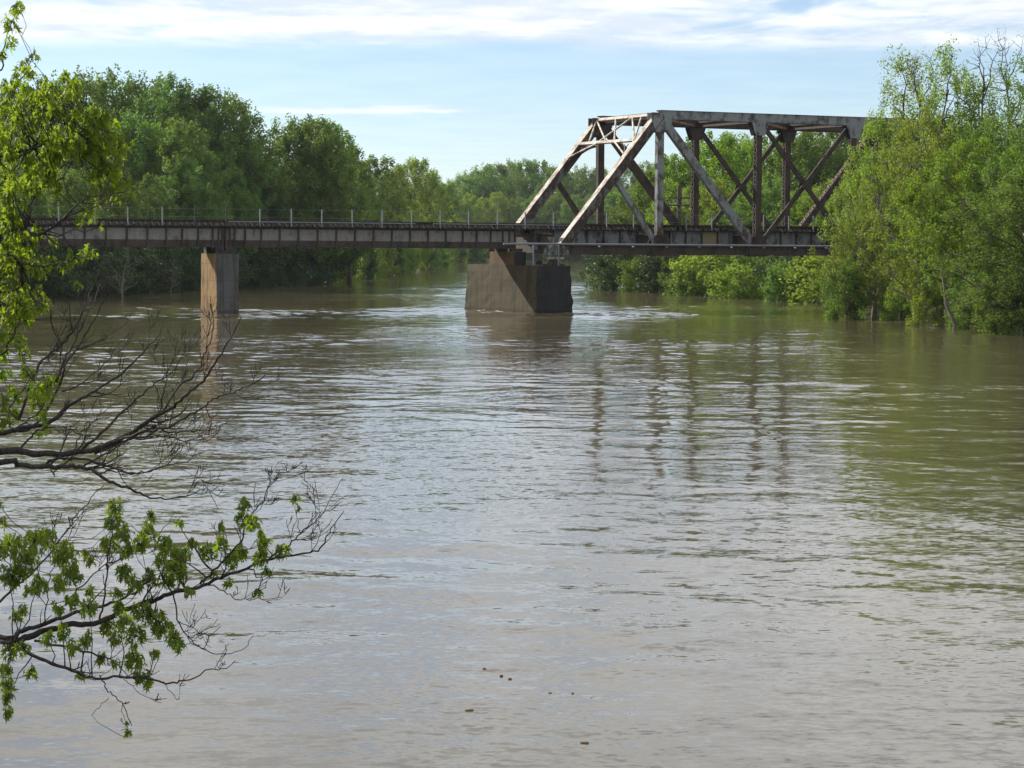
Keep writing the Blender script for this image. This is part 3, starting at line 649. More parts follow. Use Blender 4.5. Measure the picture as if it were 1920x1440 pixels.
    tm_ = bpy.data.meshes.new('trunk'); tm_.from_pydata(mb.v, [], mb.f); tm_.materials.append(bark); tm_.polygons.foreach_set('use_smooth', [True]*len(tm_.polygons)); tm_.update()
    return dict(H=float(np.percentile(pos[:, 2], 99.7)), R=Rd, trunk=tm_, crown=me)
def plant(name, proto, x, y, z0, h, wide, rz, label, cat='tree', group=None):
    root = empty(name, (x, y, z0), rz); s = h/proto['H']; root.scale = (s*wide, s*wide, s)
    for part in ('trunk', 'crown'):
        o = bpy.data.objects.new(part if not (cat == 'shrub' and part == 'trunk') else 'stems', proto[part]); col.objects.link(o); o.parent = root
    return tag(root, label, cat, group)
rt = random.Random(42)
ORD = 'first second third fourth fifth sixth seventh eighth ninth tenth eleventh twelfth thirteenth fourteenth fifteenth sixteenth'.split()
def nth(px, rows, what): return ORD[sorted(r[0] for r in rows).index(px)]+' '+what
def tree_px(protos, px, Y, top, label, group, wide=1.0, name='leafy_tree', z0=.3, cat='tree'):
    b = at(px, 500, Y); h = at(px, top, Y)[2]-z0
    return plant(name, rt.choice(protos), b[0], b[1], z0, h, wide*rt.uniform(.9, 1.15), rt.uniform(0, 6.28), label, cat, group)

far = [make_tree(100+i, 20, 6.2, .14, M['leaf_far'], M['bark'], 320, 78, .31, .74, 1.05) for i in range(4)]
dark = [make_tree(200+i, 22, 5.8, .2, M['leaf_dark'], M['bark'], 310, 78, .31, .72, 1.15) for i in range(3)]
pale = [make_tree(300+i, 19, 5.0, .10, M['leaf_yel'], M['bark'], 300, 80, .28, .70, 1.05) for i in range(2)]
lime = [make_tree(320+i, 19, 5.0, .10, M['leaf_lime'], M['bark'], 300, 80, .28, .70, 1.05) for i in range(2)]
shrub = [make_tree(400+i, 5, 2.6, .02, M[k], M['bark'], 90, 80, .22, .55, 1.1, 9, low=.75) for i, k in enumerate(('leaf_shrub_shade', 'leaf_shrub_shade', 'leaf_yel', 'leaf_far'))]

G_LB = 'tall trees standing back on the left bank behind the girder spans'
ROW_LB = ((-50, 165), (40, 158), (105, 150), (165, 144), (218, 139), (268, 148), (312, 146), (362, 160), (400, 170), (432, 182))
for px, top in ROW_LB:
    tree_px(dark+far[:1], px, rt.uniform(252, 272), top, nth(px, ROW_LB, 'tall dark tree from the left at the back of the left bank'), G_LB, .95)
G_LM = 'middle row trees of the left bank forest'
ROW_LM = ((0, 240), (90, 240), (175, 225), (255, 215), (335, 228), (400, 240), (450, 290), (540, 226), (580, 222), (618, 236), (655, 285))
for px, top in ROW_LM:
    tree_px(far+dark[:1], px, 238+max(0, px-300)*.10+rt.uniform(0, 10), top, nth(px, ROW_LM, 'green tree from the left in the middle row of the left bank'), G_LM)
G_LF = 'front row trees overhanging the water on the left bank'
def Yl(px): return float(np.interp(px, [-100, 150, 300, 480, 600, 700, 800, 860], [185, 202, 225, 254, 272, 338, 447, 615]))
ROW_LF = ((-30, 320), (50, 335), (125, 318), (205, 305), (285, 330), (355, 300), (430, 325), (500, 300), (565, 290), (625, 292), (668, 335))
for px, top in ROW_LF:
    tree_px(far+dark, px, Yl(px)+5, top, nth(px, ROW_LF, 'green tree from the left in the front row of the left bank'), G_LF, 1.05)
G_LX = 'distant trees along the left bank where the river bends'
ROW_LX = ((688, 296), (712, 326), (743, 314), (776, 299), (806, 324), (832, 346), (725, 372), (762, 368), (795, 372), (826, 384), (845, 400))
for px, top in ROW_LX:
    tree_px(far+pale[:1], px, Yl(px)+rt.uniform(8, 30), top, nth(px, ROW_LX, 'distant tree from the left near the river bend on the left bank'), G_LX)
G_C = 'distant trees across the river bend in the centre'
ROW_C = ((842, 340), (862, 330), (884, 322), (905, 313), (930, 309), (955, 304), (985, 302), (1012, 303), (1040, 315), (1070, 322), (1100, 314), (1130, 318), (1165, 310), (1205, 306), (1240, 300))
for px, top in ROW_C:
    tree_px(far+dark, px, rt.uniform(735, 800), top, nth(px, ROW_C, 'tree from the left in the distant skyline across the river bend'), G_C)
ROW_C2 = ((850, 372), (878, 365), (905, 372), (938, 362), (970, 372), (1003, 366), (1040, 362), (1075, 368), (1110, 366), (1145, 352), (1180, 356), (1215, 350))
for px, top in ROW_C2:
    tree_px(far+lime+pale, px, rt.uniform(700, 722), top, nth(px, ROW_C2, 'tree from the left in the lower distant row across the river bend'), G_C, 1.1)
G_RB = 'trees on the right bank seen through the truss'
ROW_RB = ((1225, 322), (1268, 292), (1305, 262), (1345, 250), (1388, 258), (1432, 250), (1478, 254), (1522, 246), (1570, 240), (1620, 235), (1680, 230), (1760, 220), (1840, 220))
for px, top in ROW_RB:
    tree_px(far+lime, px, rt.uniform(268, 292), top, nth(px, ROW_RB, 'tall tree from the left on the right bank behind the truss'), G_RB)
ROW_RL = ((1175, 392, 262), (1205, 345, 262), (1250, 340, 256), (1300, 352, 252), (1350, 340, 248), (1400, 350, 240), (1450, 335, 236), (1500, 350, 232), (1555, 340, 228), (1610, 320, 226), (1680, 300, 222))
for px, top, Y in ROW_RL:
    tree_px(pale+lime+far[:1], px, Y, top, nth(px, ROW_RL, 'low light green tree from the left on the right bank behind the truss'), G_RB, 1.05, z0=-.2)
# dead snags at the left waterline
snag = [make_tree(590, 7, 2.2, .3, M['leaf_far'], M['bark_pale'], 120, .6, .2, .4, 1.2, 16, low=.6, lean=(.12, 0))]
for px, Y, top, lab in ((228, 203, 452, 'pale dead snag leaning at the left waterline beside the maple twigs'), (322, 222, 488, 'small pale dead snag at the waterline left of the narrow pier'), (640, 286, 478, 'pale dead snag at the waterline right of the narrow pier')):
    tree_px(snag, px, Y, top, lab, 'dead snags at the left waterline', 1.2, 'dead_snag', -.4, 'dead tree')
# waterline shrubs
G_S = 'shrubs along the left waterline'
for px in range(-40, 880, 34):
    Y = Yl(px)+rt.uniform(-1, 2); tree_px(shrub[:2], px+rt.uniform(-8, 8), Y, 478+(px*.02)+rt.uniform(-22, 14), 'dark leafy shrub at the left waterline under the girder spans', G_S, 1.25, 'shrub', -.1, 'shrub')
for px in range(610, 905, 15):
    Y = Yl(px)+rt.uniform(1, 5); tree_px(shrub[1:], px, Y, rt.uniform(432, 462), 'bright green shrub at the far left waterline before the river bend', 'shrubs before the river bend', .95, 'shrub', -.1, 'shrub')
for px in range(-60, 640, 48):
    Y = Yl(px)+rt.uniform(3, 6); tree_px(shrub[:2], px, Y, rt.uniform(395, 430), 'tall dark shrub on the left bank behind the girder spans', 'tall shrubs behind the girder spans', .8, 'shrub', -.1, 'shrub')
for px in range(835, 1200, 17):
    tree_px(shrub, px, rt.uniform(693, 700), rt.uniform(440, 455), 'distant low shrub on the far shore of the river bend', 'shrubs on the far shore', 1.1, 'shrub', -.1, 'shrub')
G_S2 = 'flooded shrubs under the truss'
ROW_SH = ((1130, 543, 488), (1158, 545, 462), (1200, 548, 484), (1243, 549, 452), (1288, 554, 490), (1330, 555, 458), (1385, 561, 496), (1420, 560, 450), (1466, 566, 490), (1505, 565, 458), (1550, 570, 468))
for px, y, top in ROW_SH:
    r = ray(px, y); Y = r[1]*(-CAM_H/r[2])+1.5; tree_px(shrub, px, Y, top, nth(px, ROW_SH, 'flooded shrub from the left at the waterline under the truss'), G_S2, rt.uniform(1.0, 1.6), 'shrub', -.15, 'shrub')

# near trees on the right --------------------------------------------------------
near_yel = [make_tree(500+i, 15, 4.0, .16, M['leaf_yel'], M['bark_pale'], 300, 66, .17, .43, 1.1, 18, shape='fold', low=.5) for i in range(2)]
near_lime = [make_tree(520, 15, 4.4, .20, M['leaf_lime'], M['bark'], 270, 84, .17, .52, .55, 18, shape='fold', low=.4)]
near_dark = [make_tree(540, 15, 4.0, .07, M['leaf_far'], M['bark'], 320, 80, .18, .50, 1.1, 16, shape='fold', low=.7)]
near_thin = [make_tree(560+i, 17, 3.0, .28, M['leaf_yel'], M['bark'], 170, 62, .16, .45, 1.5, 18, shape='fold', low=.6) for i in range(2)]
near_far = [make_tree(545, 16, 4.0, .2, M['leaf_far'], M['bark'], 260, 70, .17, .46, 1.0, 16, shape='fold', low=.4)]
near_bare = [make_tree(570, 17, 2.3, .45, M['leaf_yel'], M['bark'], 230, 1.5, .13, .35, 1.5, 22, shape='fold', low=.6)]
near_lean = [make_tree(575, 9, 1.9, .52, M['leaf_lime'], M['bark_pale'], 120, 70, .16, .45, .9, 9, shape='fold', low=.4, lean=(-.26, .02))]
near_shrub = [make_tree(580+i, 4.2, 1.9, .0, M[k], M['bark'], 130, 80, .15, .38, 1.0, 9, shape='fold', low=.9) for i, k in enumerate(('leaf_far', 'leaf_yel'))]
G_R = 'near trees on the right bank'
def near(protos, i, px, Y, top, label, wide=1.0, rz=0.0, name='leafy_tree', z0=-.3, cat='tree'):
    b = at(px, 560, Y); h = at(px, top, Y)[2]-z0
    return plant(name, protos[i], b[0], b[1], z0, h, wide, rz, label, cat, G_R)
near(near_yel, 0, 1722, 147, 212, 'yellow-green tree hiding the right end of the truss, branches low over the water', .9, 1.0)
near(near_yel, 1, 1638, 160, 214, 'yellow-green tree standing against the right end of the truss top chord', .80, 4.0)
near(near_yel, 1, 1608, 158, 405, 'low yellow-green tree overhanging the water in front of the truss floor', 1.5, 1.2)
near(near_thin, 0, 1690, 160, 98, 'tall thin tree with a tufted top left of the other tall trees at right', 1.0, 2.0, 'thin_tree')
near(near_thin, 1, 1765, 156, 84, 'tall thin sparse tree with an open top above the lime green tree', .9, 0.5, 'thin_tree')
near(near_thin, 0, 1822, 158, 150, 'sparse tree behind the bare twigs near the right edge', 1.1, 5.0, 'thin_tree')
near(near_bare, 0, 1715, 158, 92, 'bare twiggy treetop poking out left of the tall thin trees', .8, 1.0, 'bare_tree')
near(near_bare, 0, 1838, 157, 62, 'tall bare twiggy treetop between the thin tree and the right edge', .8, 3.0, 'bare_tree')
near(near_bare, 0, 1884, 156, 50, 'bare twiggy treetop beside the green tree at the right edge', .7, 5.2, 'bare_tree')
near(near_lime, 0, 1812, 144, 262, 'lime green tree with broad level boughs at the right', 1.1, 0.3)
near(near_far, 0, 1945, 140, 76, 'green tree rising to the top of the right edge', .8, 2.2)
near(near_dark, 0, 1925, 133, 330, 'dense dark green tree filling the right edge down to the water', 1.7, 2.2)
near(near_dark, 0, 1870, 152, 210, 'dense green tree behind the lime green tree at the right', .95, 4.4)
near(near_yel, 0, 1765, 153, 310, 'low yellow-green tree rising from the flood behind the leaning trunk', 1.1, 2.5)
near(near_lean, 0, 1788, 138.5, 330, 'small tree with a pale leaning trunk rising from the flood', 1.0, 0.0, 'leaning_tree', -.5)
for px, y, top, k, w, lab in ((1588, 600, 492, 0, 1.0, 'rounded green bush standing alone in the flood left of the leaning trunk'), (1690, 603, 520, 1, 1.1, 'low yellow-green bush in the flood left of the leaning trunk foot'), (1735, 612, 530, 1, 1.0, 'low yellow-green bush at the foot of the leaning trunk'),
                       (1830, 618, 510, 0, 1.2, 'dark green bush in the flood right of the leaning trunk'), (1895, 628, 500, 0, 1.2, 'dark green bush at the right edge, nearest the viewer'), (1640, 588, 470, 1, 1.2, 'yellow-green bush in the flood behind the rounded bush')):
    r = ray(px, y); Y = r[1]*(-CAM_H/r[2])+1.2; near(near_shrub, k, px, Y, top, lab, w, px*.7, 'bush', -.15, 'shrub')

for k, (px, Y, top) in enumerate(((1995, 134, 150), (2050, 142, 120), (2110, 130, 160), (2180, 145, 140), (2040, 160, 170))):     # the bank goes on beyond the frame
    near((near_dark, near_far, near_yel, near_dark, near_lime)[k], 0, px, Y, top, ORD[k]+' tree of the bank continuing past the right edge', 1.0, k*1.3)
# ------------------------------------------------------------------ foreground maple
rs = np.random.RandomState(77)
FT = at(-330, 900, 21.5); maple = empty('maple_tree', (FT[0], FT[1], 0)); tag(maple, 'maple tree reaching in from the left edge with bare and leafy branches over the water', 'tree')
MO = (float(FT[0]), float(FT[1]), 0.0)
def z6(p): return (p[0]*.4167, p[1]*.4167)
def z7(p): return (p[0]*.35417, p[1]*.35417+560)
def z8(p): return (p[0]*.3611, p[1]*.3611+880)
mb = MB(); mb.tube([(FT[0]-.2, FT[1], -.6), (FT[0]-.1, FT[1]+.1, 1.2), (FT[0], FT[1], 3), (FT[0]+.1, FT[1]+.1, 5), (FT[0]-.1, FT[1], 8), (FT[0], FT[1], 10)], [.34, .27, .23, .2, .14, .07], 12); mb.build('trunk', M['bark_dark'], maple, MO, True)
limb_nodes = {'bare': [], 'low': [], 'up': []}
def smooth_path(P, n):
    P = np.array(P, float); K = len(P); t = np.linspace(0, K-1, n); out = []
    for q in t:
        i = min(int(q), K-2); f = q-i; p0, p1, p2, p3 = P[max(i-1, 0)], P[i], P[i+1], P[min(i+2, K-1)]
        out.append(.5*((2*p1)+(-p0+p2)*f+(2*p0-5*p1+4*p2-p3)*f*f+(-p0+3*p1-3*p2+p3)*f**3))
    return np.array(out)
def limb(conv, pts, Y0, Y1, r0, r1, key, from_trunk=None, twigs=0, tl=.35):
    n0 = len(pts); W3 = [at(*conv(p), Y0+(Y1-Y0)*i/(n0-1)) for i, p in enumerate(pts)]
    r0 *= .58; r1 *= .75; W3 = np.array(W3); W3[1:, 1] += np.cumsum(rs.normal(0, .06, n0-1))
    if from_trunk is not None: W3 = np.vstack([[np.array([FT[0], FT[1], from_trunk])], W3])
    p = smooth_path(W3, len(W3)*4); p[1:-1] += rs.normal(0, .006, (len(p)-2, 3)); rad = r0+(r1-r0)*np.linspace(0, 1, len(p))**.8
    mb = MB(); mb.tube(p, rad, 7 if r0 > .02 else 5)
    for q, r in zip(p, rad): limb_nodes[key].append((q, r))
    for _ in range(twigs):
        i = rs.randint(len(p)//4, len(p)-1); twig(mb, p[i], p[min(i+1, len(p)-1)]-p[i-1], min(rad[i]*.55, .009), tl*rs.uniform(.5, 1.3), 2)
    mb.build('limb', M['bark_dark'], maple, MO, True)
def twig(mb, a, d, r, ln, depth):
    d = d/(np.linalg.norm(d)+1e-9); s = rs.normal(0, 1, 3); s -= d*np.dot(s, d); s /= np.linalg.norm(s)
    e = d*.75+s*.75; pts = [a]; n = 6
    for k in range(n):
        e = e+np.array([.03, 0, .16])+rs.normal(0, .12, 3); e /= np.linalg.norm(e); pts.append(pts[-1]+e*ln/n)
    mb.tube(pts, np.linspace(r, max(.0022, r*.35), n+1), 4)
    if depth > 0:
        for _ in range(rs.randint(1, 4)):
            k = rs.randint(1, n); twig(mb, pts[k], pts[k+1]-pts[k], max(.0026, r*.6), ln*rs.uniform(.35, .7), depth-1)
B = 'bare'
limb(z7, [(-40,812),(150,818),(300,822),(480,806),(600,760),(720,690),(820,630),(920,570),(1000,500),(1080,430),(1150,330),(1220,210),(1275,100)], 20.5, 19.5, .062, .006, B, 2.6, 7)
limb(z7, [(430,804),(520,725),(620,625),(690,555),(760,500),(830,440),(890,400),(950,300),(970,160)], 20.3, 21, .026, .004, B, None, 6)
limb(z7, [(600,760),(760,700),(880,680),(1000,620),(1100,560),(1150,520),(1240,490),(1330,450),(1430,390)], 20.2, 19.2, .024, .006, B, None, 6, .3)
limb(z7, [(820,630),(840,590),(870,500),(885,420),(890,320)], 19.9, 20.2, .018, .004, B, None, 4, .3)
limb(z7, [(860,600),(940,480),(1040,380),(1080,290),(1110,220),(1130,130),(1115,60)], 19.9, 20.6, .02, .004, B, None, 5, .3)
limb(z7, [(480,806),(680,745),(800,690),(900,710),(1000,705),(1100,700),(1170,680)], 20.3, 19.6, .022, .004, B, None, 6, .3)
limb(z7, [(500,820),(640,760),(760,735),(860,735),(960,760),(1060,750),(1140,725)], 20.3, 20.8, .02, .003, B, None, 6, .3)
limb(z7, [(-40,722),(100,685),(250,660),(330,600),(420,540),(500,490),(600,430),(700,350),(760,280),(840,190),(850,130)], 20.8, 21.4, .045, .004, B, 2.9, 8)
limb(z7, [(60,700),(160,690),(230,600),(320,420),(360,330),(430,220),(500,110),(560,10),(575,-60)], 20.9, 22, .03, .006, B, None, 8)
limb(z7, [(100,640),(190,370),(280,280),(380,190),(450,80),(520,20),(540,-80)], 21.2, 22.4, .026, .006, B, None, 7)
limb(z7, [(300,440),(345,330),(395,230),(440,120),(455,20),(500,-90),(540,-160)], 21.3, 22.6, .022, .005, B, None, 7)
limb(z7, [(265,60),(290,180),(320,250),(300,310)], 21.6, 21.3, .012, .008, B, None, 3, .3)
limb(z7, [(330,490),(430,450),(520,370),(580,310),(590,250)], 21, 21.3, .014, .004, B, None, 4)
limb(z7, [(100,800),(150,740),(205,700),(300,690),(420,735),(640,735)], 20.5, 20.2, .02, .004, B, None, 4, .3)
limb(z7, [(400,830),(410,770),(440,690),(480,640)], 20.4, 20.6, .014, .004, B, None, 3, .3)
limb(z7, [(-40,876),(100,880),(220,888),(350,885),(440,892),(520,925),(560,965),(620,990),(700,1025),(750,1075),(860,1082),(960,1070),(1060,1025)], 20.0, 18.8, .05, .004, B, 2.3, 7, .3)
limb(z7, [(220,885),(310,850),(400,840),(480,845),(560,870),(680,910),(760,915),(860,890),(940,830),(1000,760)], 19.9, 19.6, .026, .004, B, None, 6, .3)
limb(z7, [(440,890),(560,820),(680,750),(830,735),(880,660)], 19.9, 20.2, .018, .004, B, None, 5, .3)
limb(z7, [(520,925),(620,905),(760,918),(900,880),(980,900)], 19.6, 19.2, .014, .003, B, None, 4, .3)
Lw = 'low'
limb(z8, [(-40,870),(100,838),(200,812),(330,772),(450,745),(560,712),(640,680),(720,630),(780,560)], 19, 18.5, .045, .008, Lw, 1.5, 3, .25)
limb(z8, [(-40,880),(150,872),(230,845),(380,815),(480,800),(600,760),(720,715),(800,690),(900,640),(1000,615),(1100,580),(1200,545),(1300,505),(1400,465),(1500,445),(1620,430),(1680,380),(1720,300),(1790,210)], 19, 18, .055, .004, Lw, 1.4, 8, .25)
limb(z8, [(1400,466),(1490,405),(1560,340),(1640,270),(1690,200),(1770,60)], 18.2, 18.5, .014, .003, Lw, None, 8, .25)
limb(z8, [(1040,595),(1100,540),(1180,450),(1250,370),(1310,230),(1370,160),(1400,80),(1460,20)], 18.4, 18.2, .02, .003, Lw, None, 7, .25)
limb(z8, [(1300,240),(1360,170),(1395,70),(1368,0)], 18.3, 18.4, .009, .003, Lw, None, 4, .2)
limb(z8, [(515,790),(535,690),(550,560),(558,450),(590,300),(600,190)], 18.8, 18.6, .016, .004, Lw, None, 2, .2)
limb(z8, [(1070,595),(1150,640),(1230,690),(1330,690),(1450,680)], 18.4, 18, .01, .003, Lw, None, 5, .2)
limb(z8, [(900,640),(930,790),(980,870),(1060,940),(1150,965),(1250,950),(1305,880)], 18.5, 18.2, .012, .003, Lw, None, 4, .2)
limb(z8, [(930,790),(1010,810),(1100,850),(1160,800)], 18.5, 18.2, .007, .003, Lw, None, 4, .2)
limb(z8, [(-40,895),(100,920),(250,980),(380,1025),(500,1065),(620,1065),(760,1070),(900,1105),(970,1095),(1080,1040),(1180,1020),(1230,980)], 18.6, 17.8, .034, .003, Lw, 1.2, 7, .25)
limb(z8, [(515,1070),(535,1120),(560,1180),(620,1240),(665,1310),(668,1350)], 18.2, 18, .010, .004, Lw, None, 2, .15)
limb(z8, [(560,1185),(520,1230),(480,1275)], 18.2, 18.3, .005, .003, Lw)
limb(z8, [(180,890),(350,915),(480,960),(570,985)], 18.8, 18.6, .02, .008, Lw, None, 2, .2)
limb(z8, [(-20,700),(100,600),(180,530),(300,390),(400,250),(450,180),(560,70)], 19.2, 19.6, .02, .004, Lw, None, 5, .25)
limb(z8, [(350,680),(440,590),(540,500),(700,430),(830,330),(900,230)], 18.8, 19, .012, .003, Lw, None, 4, .2)
limb(z8, [(640,1090),(720,1160),(800,1200),(830,1225)], 18.2, 18, .005, .0025, Lw, None, 2, .15)
limb(z8, [(850,1100),(900,1180),(925,1205)], 18.1, 18, .005, .0025, Lw, None, 1, .15)
limb(z8, [(60,880),(45,1000),(35,1130),(40,1280)], 18.8, 18.6, .010, .004, Lw)
limb(z8, [(230,800),(245,650),(270,520),(300,440)], 18.9, 19, .010, .004, Lw, None, 2, .2)
limb(z8, [(1560,335),(1545,270),(1535,200),(1530,140)], 18.3, 18.3, .005, .0025, Lw)
U = 'up'
limb(z6, [(-80,760),(0,700),(60,655),(150,580),(215,500),(290,430),(320,365)], 22, 22.6, .04, .005, U, 4.6, 0)
limb(z6, [(-60,690),(100,682),(200,660),(300,640),(400,580),(470,520)], 22, 21.6, .03, .005, U, 4.8, 2)
limb(z6, [(-60,560),(30,480),(80,380),(130,310),(160,250)], 22.3, 22.5, .03, .005, U, 5.4, 0)
limb(z6, [(-60,330),(0,240),(40,130),(80,50)], 22.3, 22.5, .022, .004, U, 6.2, 0)
limb(z6, [(-60,1080),(170,1055),(240,1025),(300,990),(370,930),(450,890),(590,870)], 21.6, 21, .036, .004, U, 3.6, 3)
limb(z6, [(-60,1000),(80,980),(170,850),(240,760),(350,700),(470,650),(580,650)], 22, 22, .03, .004, U, 4, 2)
limb(z6, [(170,850),(280,800),(370,640),(440,480)], 22.1, 22.4, .014, .004, U, None, 2)
limb(z6, [(-60,1200),(100,1190),(220,1195),(310,1175),(430,1140)], 21.4, 21, .026, .004, U, 3.2, 2)
limb(z6, [(-60,1330),(60,1310),(130,1340),(210,1385)], 21.2, 21, .02, .004, U, 3, 2)
limb(z7, [(-60,330),(40,240),(100,130),(140,30)], 21, 21, .02, .006, U, 3.1, 2)
limb(z7, [(-60,640),(60,560),(150,440),(180,400)], 20.8, 20.8, .014, .004, U, 2.9, 1)
limb(z7, [(100,685),(200,600),(260,480),(300,410)], 20.9, 20.9, .012, .004, U, None, 1)
# leaf clusters: (x, y, size)
low = [(60,400,70),(180,380,80),(240,360,60),(330,440,80),(370,540,70),(130,480,90),(60,560,80),(600,200,52),(590,280,60),(640,340,65),(570,400,60),(660,430,50),(770,340,60),(730,390,50),(780,255,30),(650,540,55),(470,480,38),(440,440,28),(470,640,30),(860,400,58),(900,470,65),(960,450,48),(1000,390,34),(920,540,65),(1080,430,58),(1140,390,48),(1150,300,30),(1270,190,42),(1260,270,48),(1310,290,48),(1370,370,48),(1200,470,56),(1240,440,56),(1350,460,56),(1450,430,46),(1490,420,24),(1380,540,32),(1190,590,28),(1330,650,32),(930,290,24),(1535,150,30),(1550,210,18),(830,480,38),(780,560,55),(860,580,55),(700,600,55),(600,650,38),(460,720,55),(380,690,48),(300,720,38),(120,740,38),(80,770,36),(740,740,65),(800,780,65),(640,800,55),(560,820,55),(850,830,65),(900,880,55),(930,920,36),(700,870,65),(600,880,48),(450,890,48),(330,850,48),(380,930,46),(250,880,46),(120,930,46),(50,950,55),(30,1050,46),(40,1130,46),(40,1200,42),(40,1270,38),(160,1060,40),(520,990,36),(600,1010,30),(700,1000,65),(740,1080,55),(770,1120,36),(800,970,32),(420,1070,28),(660,1330,12),(665,1385,24),(200,600,60),(300,600,50),(150,640,40),(0,420,60),(10,280,30),(0,190,26),(1110,560,30),(980,640,34),(620,720,40)]
up6 = [(70,50,40),(92,38,24),(35,110,40),(80,130,22),(50,195,34),(10,260,28),(160,255,28),(100,300,38),(130,330,46),(75,350,30),(210,368,22),(300,358,30),(335,380,34),(290,350,20),(450,1020,16),(350,1290,24),(330,1170,44),(390,1140,36),(420,1152,22),(220,1190,46),(285,1205,30),(240,1090,30),(590,640,16),(560,610,14),(540,710,14),(520,560,18),(590,885,24),(540,840,36),(500,790,36),(470,760,26),(410,800,22),(480,870,38),(430,900,30),(400,960,36),(360,990,26),(420,990,20),(270,860,30),(240,870,24)]
from_poly = [[(0,390),(130,360),(300,390),(420,470),(490,540),(480,640),(440,730),(330,720),(250,780),(200,900),(100,960),(0,980)], [(0,980),(110,1000),(180,1060),(150,1150),(190,1230),(170,1300),(220,1390),(150,1430),(0,1440)], [(240,640),(480,560),(470,650),(400,740),(300,700)], [(300,500),(500,540),(590,640),(540,720),(600,860),(560,900),(420,880),(400,720)]]
def inside(p, poly):
    c = False; j = len(poly)-1
    for i in range(len(poly)):
        if (poly[i][1] > p[1]) != (poly[j][1] > p[1]) and p[0] < (poly[j][0]-poly[i][0])*(p[1]-poly[i][1])/(poly[j][1]-poly[i][1])+poly[i][0]: c = not c
        j = i
    return c
for poly, n in zip(from_poly, (160, 90, 24, 52)):
    xs = [p[0] for p in poly]; ys = [p[1] for p in poly]; k = 0
    while k < n:
        p = (rs.uniform(min(xs), max(xs)), rs.uniform(min(ys), max(ys)))
        if inside(p, poly): up6.append((p[0], p[1], rs.uniform(20, 40))); k += 1
up7 = [(100,30,75),(60,100,70),(150,60,45),(60,200,60),(100,240,45),(130,300,40),(30,130,50),(150,410,55),(60,490,38),(90,520,38),(250,480,70),(200,560,75),(290,440,38),(60,620,55),(30,660,48),(225,640,36),(240,700,34),(205,725,20),(20,560,50),(10,300,50),(30,400,40),(0,200,60),(130,120,40),(200,500,50)]
cen, axs, nrs, szs, tnt = [], [], [], [], []
shade_crown = []            # unseen foliage round the trunk beyond the left edge, added to shade the low branch
for _ in range(420):
    q = rs.uniform(-8.8, -5.3); shade_crown.append((q, rs.uniform(19.0, 24.0), rs.uniform(2.4, 5.2+max(0, -6.3-q)*.5)))
tw = MB()
def cluster(conv, sc, x, y, s, Y0, key, L0):
    c = at(*conv((x, y)), Y0+rs.uniform(-.5, .5)); rad = s*sc/4462*Y0
    nd = limb_nodes[key]; A = np.array([q[0] for q in nd]); d = np.linalg.norm(A-c, axis=1); j = int(np.argmin(d)); a = A[j]
    if abs(a[1]-c[1]) > .35: c[1] = a[1]+np.sign(c[1]-a[1])*.35; c2 = at(*conv((x, y)), c[1]); c = c2
    p = curve(a, c, -.08, 5, rs, .03); tw.tube(p, np.linspace(min(nd[j][1]*.6, .007), .0028, 5), 4)
    n = max(3, int(round((rad/.10)**2*(60 if key == 'low' else 27))))
    o = unit(rs.normal(0, 1, (n, 3)))*rs.uniform(.15, 1, (n, 1))**.5
    pos = c+o*rad*[1, 1, .95]; dr = unit(o*[.8, .8, .25]+rs.normal(0, .35, (n, 3))+[0, 0, -1.0])
    nr = unit(o*.7+rs.normal(0, .7, (n, 3))+[0, 0, .6]); nr = unit(nr-dr*np.sum(nr*dr, 1, keepdims=True))
    cen.append(pos); axs.append(dr); nrs.append(nr); szs.append(L0*rs.uniform(.55, 1.2, n)); tnt.append(np.clip(rs.uniform(.2, .8)+rs.normal(0, .2, n), 0, 1))
    for q in range(0, n, 2): tw.tube([c, pos[q]-dr[q]*szs[-1][q]*.5], .0022, 3)
for q in shade_crown:
    n = 26; o = unit(rs.normal(0, 1, (n, 3)))*rs.uniform(.1, 1, (n, 1))**.5; dr = unit(o*[.8, .8, .25]+rs.normal(0, .35, (n, 3))+[0, 0, -1.0]); nr = unit(o*.7+rs.normal(0, .7, (n, 3))+[0, 0, .6]); nr = unit(nr-dr*np.sum(nr*dr, 1, keepdims=True))
    cen.append(np.array(q)+o*.26); axs.append(dr); nrs.append(nr); szs.append(.108*rs.uniform(.6, 1.0, n)); tnt.append(np.clip(rs.uniform(.2, .8)+rs.normal(0, .2, n), 0, 1))
    tw.tube(curve((FT[0], FT[1], max(1.5, q[2]-1.0)), q, -.08, 5, rs, .03), np.linspace(.018, .004, 5), 4)
for x, y, s in low: cluster(z8, .3611, x, y, s, 18.5, 'low', .088)
for x, y, s in up6: cluster(z6, .4167, x, y, s, 21.8, 'up', .105)
for x, y, s in up7: cluster(z7, .35417, x, y, s, 20.9, 'up', .108)
tw.build('twigs', M['bark_dark'], maple, MO)
cen, axs, nrs, szs, tnt = [np.concatenate(q) for q in (cen, axs, nrs, szs, tnt)]
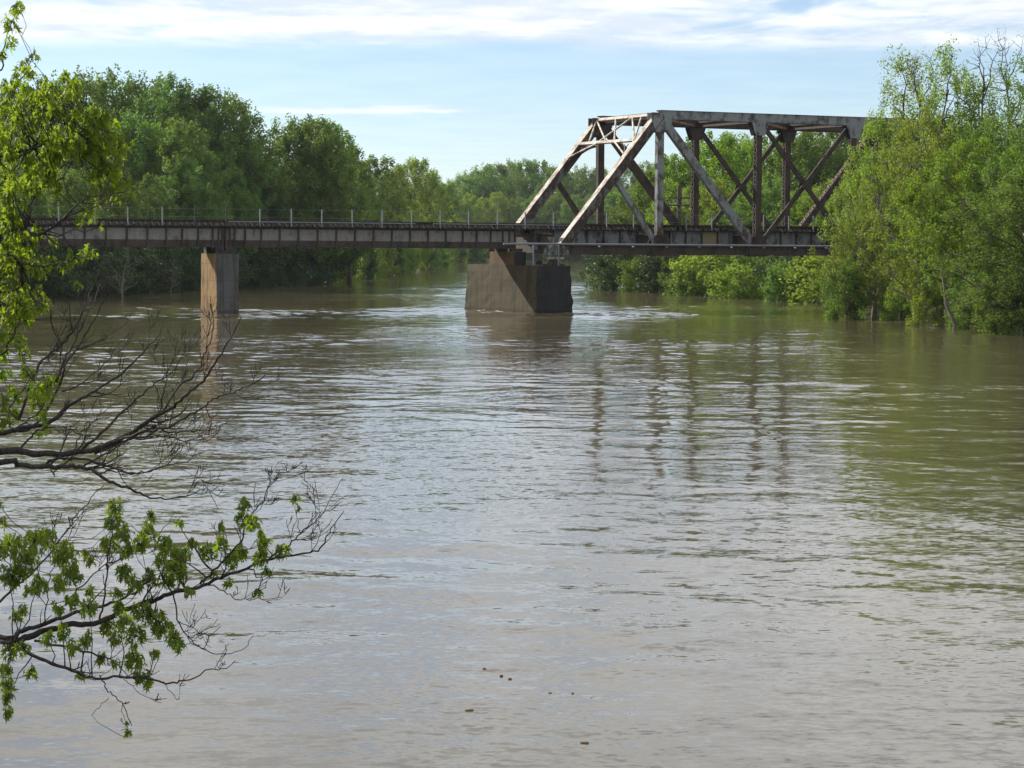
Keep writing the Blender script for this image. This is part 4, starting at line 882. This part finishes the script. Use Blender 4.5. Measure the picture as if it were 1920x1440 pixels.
# the 300 biggest in view are leaves of their own, the rest one part
order = np.argsort(-szs/cen[:, 1]+(cen[:, 0] < -.215*cen[:, 1])); big = order[:300]; rest = order[300:]
rm = leaf_mesh('foliage', cen[rest]-np.array(MO), axs[rest], nrs[rest], szs[rest], tnt[rest], M['leaf_maple'], 'maple')
ro = bpy.data.objects.new('foliage', rm); col.objects.link(ro); ro.parent = maple; tag(ro, kind='stuff')
one = [leaf_mesh('leaf', np.zeros((1, 3)), np.array([[0, 1., 0]]), np.array([[0, 0, 1.]]), np.ones(1), np.array([t_]), M['leaf_maple'], 'maple') for t_ in (.2, .4, .6, .8)]
for i in big:
    o = bpy.data.objects.new('leaf', one[int(min(3, tnt[i]*4))]); col.objects.link(o); o.parent = maple
    ax, nr = Vector(axs[i]), Vector(nrs[i]); sd_ = nr.cross(ax).normalized(); nn = ax.cross(sd_) if False else sd_.cross(ax).normalized()
    mt = Matrix((sd_, ax, sd_.cross(ax))).transposed().to_4x4(); mt.translation = Vector(cen[i])-Vector(MO)
    o.matrix_local = mt @ Matrix.Scale(float(szs[i]), 4)
print('leaves', len(szs), 'objects', len(bpy.data.objects))

# ------------------------------------------------------------------ drift
rd = random.Random(4)
for px, py, w in ((908, 1254, .07), (940, 1267, .07), (956, 1273, .09), (1031, 1300, .07), (1074, 1300, .05), (1096, 1393, .16), (880, 1332, .15)):
    r = ray(px, py); t = -CAM_H/r[2]; w *= .33; mb = MB(); k = 9; ring = [(w*(1+rd.uniform(-.25, .25))*math.cos(6.283*i/k), w*(.75+rd.uniform(-.25, .25))*math.sin(6.283*i/k)) for i in range(k)]
    mb.add([(x, y, -.03) for x, y in ring]+[(x*.85, y*.85, .004) for x, y in ring]+[(0, 0, .006)], [(i, (i+1) % k, k+(i+1) % k, k+i) for i in range(k)]+[(k+i, k+(i+1) % k, 2*k) for i in range(k)])
    o = mb.build('drift_scrap', M['drift'], smooth=True); o.location = (r[0]*t, r[1]*t, 0.004); o.rotation_euler = (0, 0, px); tag(o, 'small brown scrap of drift floating on the near water', 'drift scrap', 'scraps of drift on the near water')
# ------------------------------------------------------------------ air
m = bpy.data.materials.new('river_haze'); m.use_nodes = True; m.node_tree.nodes.clear()
ho = m.node_tree.nodes.new('ShaderNodeOutputMaterial'); hv = m.node_tree.nodes.new('ShaderNodeVolumePrincipled')
hv.inputs['Color'].default_value = (0.86, 0.93, 1.0, 1); hv.inputs['Density'].default_value = 0.00005; hv.inputs['Anisotropy'].default_value = 0.3
m.node_tree.links.new(hv.outputs[0], ho.inputs['Volume'])
mb = MB(); mb.box(-3100, 3100, -200, 5100, -5, 40); tag(mb.build('haze', m), kind='stuff')
